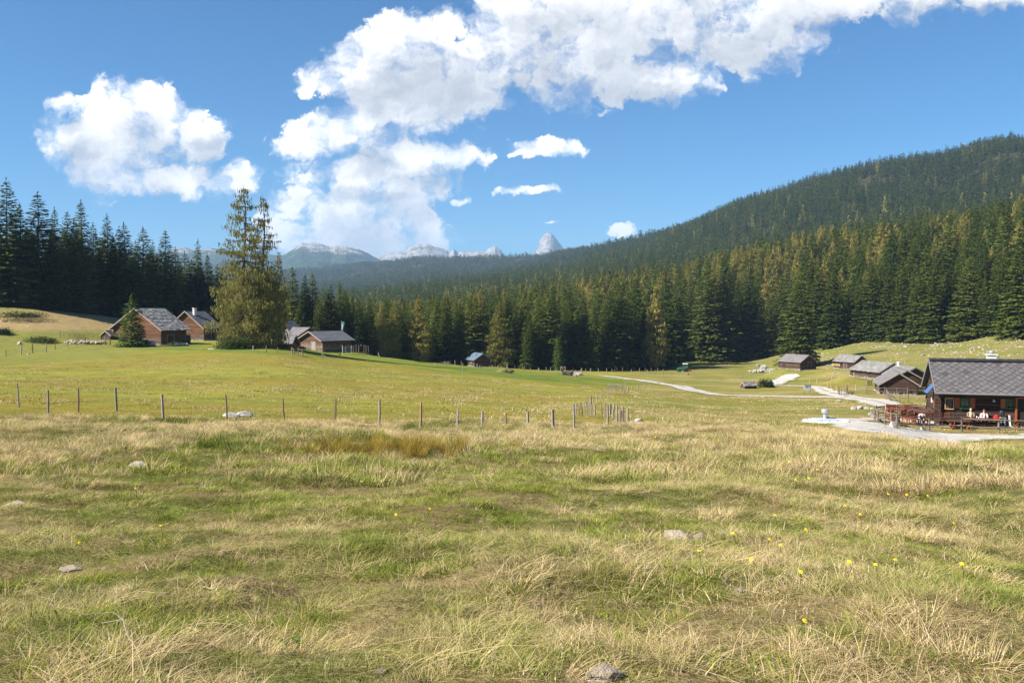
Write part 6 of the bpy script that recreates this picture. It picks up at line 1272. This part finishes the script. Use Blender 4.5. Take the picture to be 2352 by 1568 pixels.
# stones strewn over the pasture slope at the right
def slope_rocks():
    g = np.random.default_rng(9); pts = []
    while len(pts) < 1000:
        px = g.uniform(1880, 2460); Y = g.uniform(196, 300); p = on(px, Y); py = proj(p)[1]
        if Y > float(forest_Y(px)) + 3 or p.z > 60: continue
        band = vnoise(np.array([p.x / 7]), np.array([p.y / 4]), 5)[0] * .6 + vnoise(np.array([p.x / 2.5]), np.array([p.y / 2.5]), 15)[0] * .4; top = float(forest_Y(px)) - Y
        if g.random() > (0.15 + .85 * math.exp(-top / 22)) * (band > .52) + .03: continue
        if any((p.x - c.x) ** 2 + (p.y - c.y) ** 2 < 60 for c in (hK[1]['c'], hL[1]['c'], hM[1]['c'])): continue
        pts.append(p)
    big = sorted(range(len(pts)), key=lambda i: -g.random())[:120]; bs = set(big)
    for i in big:
        s = g.uniform(.22, .6) * (1.6 if g.random() < .12 else 1); o = new_obj('boulder', ROCK[int(g.integers(0, 6))] if g.random() < .35 else ROCKG[int(g.integers(0, 3))]); o.location = pts[i] + Vector((0, 0, s * .02)); o.scale = (s, s * .8, s * .5); o.rotation_euler.z = g.uniform(0, 6); tag(o, 'pale limestone boulder strewn on the pasture slope below the right-hand forest', 'rock', 'limestone boulders on the right-hand slope')
    rest = [p for i, p in enumerate(pts) if i not in bs]; n = len(rest); s = g.uniform(.08, .26, n); src = [bpy.data.objects.new('stone_source', m) for m in ROCKS]
    scatter('loose_stones', [tuple(p) for p in rest], np.stack([g.uniform(-.3, .3, n), g.uniform(-.3, .3, n), g.uniform(0, 6.28, n)], 1), np.stack([s, s * .9, s * .7], 1), g.integers(0, 4, n), src, 'small loose limestone pieces littering the pasture slope')
slope_rocks()

# ------------------------------------------------------------------ slab with vent, board, flag, tractor, animals
p = ground(1898, 970, 46); sl = empty('concrete_slab', p, 0, 'round pale concrete slab at the end of the gravel drive', 'slab'); b = MB(); n = 28; pr = [(1.48 * cos(2*pi*k/n) * (1 + .03*sin(3*2*pi*k/n)), 1.3 * sin(2*pi*k/n)) for k in range(n)]; base = len(b.v)
b.v += [(x, y, -.5) for x, y in pr] + [(x, y, .12) for x, y in pr] + [(x * .985, y * .985, .14) for x, y in pr]; b.face([base+2*n+k for k in range(n)])
for k in range(n):
    for l in (0, n): b.face((base+l+k, base+l+(k+1) % n, base+l+n+(k+1) % n, base+l+n+k))
b.build('slab', M['concrete'], sl)
ld = MB(); ld.box((0, 0, .0), (1.5, 1.05, .10)); [ld.box((x, -.54, .03), (.04, .03, .06)) for x in (-.5, .0, .5)]; l_ = ld.build('hatch_lid', M['lid']); l_.location = p + Vector((.02, .05, .19)); l_.rotation_euler.z = -.05; tag(l_, 'blue-grey metal hatch lid lying on the round concrete slab', 'hatch lid')
v_ = MB(); v_.lathe((0, 0, 0), [(.16, 0), (.16, .02), (.125, .03), (.125, .36), (.24, .38), (.245, .56), (.22, .60), (.03, .63)], 20); vo = v_.build('vent_pipe', M['steel'], None, smooth=False); vo.location = p + Vector((-.02, .2, .24)); tag(vo, 'galvanised vent pipe with wide mushroom cap standing on the hatch lid', 'vent pipe'); 
w_ = MB(); w_.box((0, 0, 0), (.18, .14, .09)); wo = w_.build('junction_box', M['white']); wo.location = p + Vector((.22, .35, .285)); tag(wo, 'little white box beside the vent pipe on the hatch lid', 'box')
p = ground(1854, 908.5, 46); s_ = empty('information_board', p, .1, 'white information board on two wooden legs beside the track', 'sign')
for x in (-.5, .5): b = MB(); b.box((x, 0, .75), (.09, .09, 1.9)); b.build('leg', M['greywood'], s_)
b = MB(); b.box((0, -.07, 1.25), (1.15, .04, .8)); bd = b.build('board', M['white'], s_); b = MB(); b.box((-.15, -.095, 1.3), (.35, .006, .25)); b.box((.3, -.095, 1.1), (.2, .006, .12)); b.build('map_print', M['turfprint'] if 'turfprint' in M else simple_mat('map_print', (.35, .5, .25), bump=0), bd); b = MB(); b.box((0, -.05, 1.72), (1.3, .3, .05)); b.build('canopy', M['greywood'], s_)
M['flag_green'] = simple_mat('green_flag_cloth', (.02, .25, .17), bump=.05); M['flag_white'] = simple_mat('white_flag_cloth', (.75, .77, .75), bump=.05)
def flag(px, Y, top, label, L=2.9, w=.8, z0=None):
    p = on(px, Y); H = at(px, top, Y).z - p.z; o = empty('flagpole', p, .3, label, 'flag'); b = MB(); b.tube([(0, 0, -.3), (0, 0, H)], [.06, .04], 8); b.build('pole', M['steel'], o)
    for nm, u0, u1, mt in (('flag_white', 0, .5, 'flag_white'), ('flag_green', .5, 1, 'flag_green')):
        V, F = [], []
        for j in range(13):
            for i in range(4): u = u0 + (u1 - u0) * i / 3; z = H - .1 - L * j / 12; ww = w * (1 - .6 * j / 12); V.append((.05 + u * ww, .10 * sin(u * 5 + j * .5), z - .25 * u))
        for j in range(12):
            for i in range(3): q_ = j * 4 + i; F.append((q_, q_+1, q_+5, q_+4))
        m = bpy.data.meshes.new('cloth'); m.from_pydata(V, [], F); m.materials.append(M[mt]); c = new_obj('cloth', m, o); s = c.modifiers.new('thick', 'SOLIDIFY'); s.thickness = .01
    return o
flag(784, 216, 737, 'tall flagpole with white and green flag behind the middle barn'); flag(588, 186, 762, 'white and green banner beside the pink-white plank shed under the larch', 2.2, .9)
b = MB(); 
p = on(614, 190); sh = empty('shed', p, .3, 'pale pinkish plank shed half hidden by larch branches', 'shed'); b = MB(); [b.box((-1.2 + k * .27, -1.0, .9), (.25, .05, 1.9)) for k in range(10)]; b.box((0, 0, .8), (2.5, 1.9, 1.7), tone=.2); b.build('wall', M['barge'], sh); b = MB(); b.box((0, 0, 1.9), (2.9, 2.5, .08), M=Matrix.Rotation(.12, 3, 'X')); b.build('roof', M['flag_white'], sh)
p = on(516, 162); sg = empty('signpost', p, 0, 'small green sign on a post left of the huge larch', 'sign'); b = MB(); b.tube([(0, 0, -.2), (0, 0, 1.9)], .05, 7); b.build('post', M['greenpaint'], sg); b = MB(); b.box((.1, -.07, 1.85), (.6, .04, .35)); b.build('board', M['greenpaint'], sg)
rock(482, 803, 20, 4, 'flat round pale stone on the grass left of the huge larch', p=on(482, 158))
b = MB(); b.blob((0, 0, .28), (.22, .13, .16), 3, 10, .08); b.tube([(.14, 0, .34), (.22, 0, .5), (.27, 0, .52)], [.07, .05, .015], 7); b.tube([(-.15, 0, .34), (-.3, 0, .5)], [.08, .02], 6); [b.tube([(.02, y, .0), (.02, y, .2)], .012, 5) for y in (-.05, .05)]; h_ = b.build('hen', simple_mat('rust_feathers', (.30, .08, .04)), None, smooth=True); h_.location = ground(*z3(1600, 918), 60); tag(h_, 'rust-brown hen on the grass in front of the middle barn', 'hen')

def wheel(o, x, y, r, w, nm='wheel'):
    b = MB(); b.lathe((x, y - w/2, r), [(r*.62, 0), (r*.92, .02), (r, w*.25), (r, w*.75), (r*.92, w), (r*.62, w)], 20, 'Y'); 
    for k in range(18): a = 2*pi*k/18; b.box((x + r*1.0*cos(a), y, r + r*1.0*sin(a)), (.05, w*.9, .06), M=Matrix.Rotation(-a, 3, 'Y'))
    wh = b.build(nm, M['black'], o); b = MB(); b.lathe((x, y - w/2 - .01, r), [(r*.6, .0), (r*.62, .04), (r*.35, .08), (r*.12, .02)], 16, 'Y'); b.lathe((x, y - w/2 + .03, r), [(r*.62, 0), (r*.62, w - .06)], 16, 'Y'); b.build('rim', M['rimred'], wh); return wh
M['rimred'] = simple_mat('red_rim_paint', (.62, .04, .05), rough=.45, bump=0); M['tgreen'] = simple_mat('tractor_green_paint', (.03, .16, .07), (.025, .13, .06), rough=.35, bump=0); M['orangered'] = simple_mat('orange_red_paint', (.75, .12, .06), rough=.5, bump=0); M['cabglass'] = simple_mat('green_tinted_glass', (.03, .09, .07), rough=.1, bump=0, spec=.6)
p = ground(1573, 846.5, 150); p = on(1573, 274); T = empty('tractor', p, pi, 'green tractor with white cab roof and red wheels at the forest edge', 'tractor')
b = MB(); b.hexa([(.35, -.38, .75), (2.05, -.33, .70), (2.05, .33, .70), (.35, .38, .75), (.35, -.36, 1.62), (1.95, -.28, 1.38), (1.95, .28, 1.38), (.35, .36, 1.62)]); b.box((.6, 0, .65), (2.2, .4, .35)); b.box((2.1, 0, .95), (.08, .5, .4)); b.build('hood', M['tgreen'], T)
b = MB(); [b.bar((x, y, 1.0), (x * .92 - .03, y * .85, 2.5), .08, .08) for x in (.35, -.95) for y in (-.62, .62)]; b.box((-.3, 0, 1.1), (1.25, 1.2, .6)); [b.bar((-.3, y, 1.45), (-.3, y*.87, 2.5), .06, .06) for y in (-.62, .62)]; cabo = b.build('cab', M['tgreen'], T)
b = MB(); b.hexa([(-.9, -.6, 1.42), (.3, -.6, 1.42), (.3, .6, 1.42), (-.9, .6, 1.42), (-.82, -.5, 2.45), (.24, -.5, 2.45), (.24, .5, 2.45), (-.82, .5, 2.45)]); b.build('glass', M['cabglass'], cabo); b = MB(); b.box((-.3, 0, 2.56), (1.5, 1.35, .2), taper=.9); b.build('cab_roof', M['white'], T)
for y in (-.72, .72): wheel(T, -.55, y, .72, .42); wheel(T, 1.55, y * .93, .48, .30)
for y in (-.72, .72): b = MB(); b.tube([(-1.2, y, 1.1), (-1.0, y, 1.4), (-.55, y, 1.52), (-.1, y, 1.4), (.1, y, 1.1)], [.05, .1, .12, .1, .05], 6); b.build('fender', M['slate'], T)
b = MB(); b.tube([(1.2, .3, 1.4), (1.2, .3, 2.3)], .05, 8); b.build('exhaust', M['black'], T); b = MB(); [b.blob((2.15, y, 1.05), (.05, .09, .08), 1, 8, 0) for y in (-.2,)]; b.build('headlight', M['white'], T); b = MB(); b.blob((2.15, .2, 1.05), (.05, .09, .08), 1, 8, 0); b.build('headlight', M['white'], T)
I = empty('mower_attachment', p + Vector((1.75, 0, 0)), pi, 'orange-red implement mounted behind the green tractor', 'implement'); b = MB(); b.box((-.3, 0, .42), (.65, 1.7, .6), taper=.7); b.tube([(-.3, -.8, .32), (-.3, .8, .32)], .28, 12); b.build('housing', M['orangered'], I); b = MB(); b.bar((.0, -.3, .6), (.75, -.2, .75), .07, .07); b.bar((.0, .3, .6), (.75, .2, .75), .07, .07); b.bar((-.05, 0, .9), (.7, 0, 1.1), .06, .06); b.build('hitch', M['slate'], I)

def cow(px, py, Y, rz, col, label, s=1.0, up=.25, muz=(.3, .25, .2)):
    p = on(px, Y); o = empty('cow', p, rz, label, 'cow'); hide = simple_mat('hide', col, tuple(c * .6 for c in col), nscale=2.0, bump=.1)
    V = [(-.75, 0, .42), (-.35, 0, .46), (.15, 0, .48), (.5, 0, .52), (.72, 0, .66), (.92, 0, .72 + up), (1.12, 0, .64 + up), (1.3, 0, .55 + up), (-.85, 0, .5), (-.95, .06, .2),
         (.45, .3, .22), (.8, .34, .10), (.55, .36, .07), (.45, -.3, .22), (.85, -.32, .10), (.6, -.36, .07), (-.6, .32, .28), (-.2, .48, .16), (-.5, .5, .07), (-.6, -.32, .28), (-.15, -.46, .16), (-.45, -.5, .07)]
    E = [(0,1),(1,2),(2,3),(3,4),(4,5),(5,6),(6,7),(0,8),(8,9),(3,10),(10,11),(11,12),(3,13),(13,14),(14,15),(0,16),(16,17),(17,18),(0,19),(19,20),(20,21)]
    r = [(.33,.34),(.40,.40),(.40,.40),(.33,.36),(.22,.26),(.15,.17),(.13,.14),(.09,.09),.05,.025,.12,.075,.05,.12,.075,.05,.17,.10,.06,.17,.10,.06]
    skinned('body', [Vector(v) * s for v in V], E, [tuple(q_ * s for q_ in x) if hasattr(x, '__len__') else x * s for x in r], hide, o, 2, 1)
    for y in (-1, 1): b = MB(); b.hexa([Vector(q_) * s for q_ in ((.88, y*.12, .78+up), (.96, y*.12, .78+up), (.96, y*.12, .84+up), (.88, y*.12, .84+up), (.88, y*.34, .74+up), (.97, y*.34, .74+up), (.97, y*.34, .83+up), (.88, y*.34, .83+up))]); b.build('ear', hide, o); b = MB(); b.tube([Vector(q_) * s for q_ in ((.9, y*.08, .86+up), (.93, y*.2, .95+up), (1.0, y*.22, 1.05+up))], [.03*s, .022*s, .006*s], 6); b.build('horn', M['barge'], o); b = MB(); b.blob(Vector((1.08, y*.115, .72+up)) * s, (.02, .012, .018), 1, 6, 0); b.build('eye', M['black'], o)
    b = MB(); b.blob(Vector((1.38, 0, .52+up)) * s, (.07*s, .09*s, .07*s), 2, 8, .05); b.build('muzzle', cloth('muzzle', muz), o); return o
cow(1300, 868, 199, R(150), (.030, .028, .028), 'black cow lying with its head up at the left of the three cattle', up=.38, muz=(.08, .07, .07)); cow(1310, 872, 195, R(60), (.12, .085, .06), 'brown-grey cow lying between the black one and the pale one', up=.2); cow(1326, 876, 191, R(-12), (.42, .35, .28), 'pale cream-grey cow lying flat at the right of the three cattle', up=-.12)

p = ground(2033, 965, 46); b = MB(); b.tube([(0, 0, -.2), (0, 0, 1.35)], .022, 8); pp = b.build('pole', M['white']); pp.location = p; tag(pp, 'thin white pole standing at the left end of the terrace', 'pole')
for (px, py, rz, L, kind, lab) in ((2096, 966, -.25, 2.2, 't', 'dark-topped table between the far left table and the middle one'), (2108, 958, 2.95, 2.2, 'b', 'red-brown bench along the back rail nearer the hut'), (2060, 975, 1.1, 1.5, 'r', 'red-brown bench facing the far left table'), (2140, 979, .05, 1.8, 'r', 'low red-brown bench just inside the front rail, right of the bent person')):
    p = ground(px, py, 46); table(tuple(p), rz, L, lab, lm='redwood') if kind == 't' else bench(tuple(p), rz, L, lab, mt='redwood')

# ------------------------------------------------------------------ yellow flowers in the meadow
def flowers():
    F = [(370,1228),(312,1133),(183,1270),(988,1186),(910,1200),(1605,1295),(1725,1317),(1792,1277),(1767,1263),(1682,1247),(1780,1200),(1838,1348),(1950,1323),(1847,1475),(2055,1318),(2208,1330),(2130,1150),(2040,1146),(1858,1108),(1877,1085),(1700,1042),(1812,1065),(1827,1112),(2150,1103),(2165,1062),(2270,1062),(1975,1197),(1940,1175),(830,1115),(130,1027),(1990,1020),(1910,1012),(2190,1217),(1850,1238),(2082,1147),(2010,1330),(68,1042),(660,1010),(772,1012),(1420,1000),(1505,1003),(1650,1010)]
    fm = simple_mat('yellow_petals', (.85, .68, .02), (.82, .55, .01), nscale=30, bump=0); stem_m = M['young']
    b = MB()
    for k in range(12): a = 2*pi*k/12; v = [(0, 0, 0), (cos(a-.2)*.014, sin(a-.2)*.014, .004), (cos(a)*.021, sin(a)*.021, .002), (cos(a+.2)*.014, sin(a+.2)*.014, .004)]; n = len(b.v); b.v += v; b.face((n, n+1, n+2, n+3))
    b.blob((0, 0, .003), (.009, .009, .007), 1, 8, .1); hm = bpy.data.meshes.new('blossom'); hm.from_pydata(b.v, [], b.f); hm.materials.append(fm); b = MB(); b.tube([(0, 0, -.25), (.01, 0, -.1), (0, 0, 0)], .0022, 5); sm = bpy.data.meshes.new('stem'); sm.from_pydata(b.v, [], b.f); sm.materials.append(stem_m)
    for (px, py) in F:
        p = ground(px, py + 18, 3); h = .13 + .004 * p.y; r = (p - Vector((0, 0, 0))).length; s = .62 + .028 * r; o = empty('meadow_flower', (p.x, p.y, p.z + h), random.uniform(0, 6), 'small yellow dandelion-like flower standing in the foreground meadow grass', 'flower', 'yellow flowers in the foreground meadow')
        o.rotation_euler = (R(random.uniform(10, 55)), 0, R(random.uniform(-40, 40))); o.scale = (s, s, s); new_obj('blossom', hm, o); new_obj('stem', sm, o)
flowers()

b = MB(); b.tube([(0, 0, .06), (.14, -.06, .10), (.22, -.2, .07), (.34, -.34, .03)], [.002, .003, .003, .002], 6); b.tube([(.14, -.06, .10), (.06, .0, .12), (-.10, .02, .10)], [.002, .0018, .001], 5); b.tube([(.14, -.06, .10), (.10, .06, .16)], [.002, .001], 5); tw = b.build('twig', M['barge']); tw.location = ground(450, 1450 + 30, 3) if 0 else ground(235, 1485, 3) + Vector((0, 0, .07)); tag(tw, 'bleached forked twig lying on the grass at the lower left', 'twig')
build_grass()
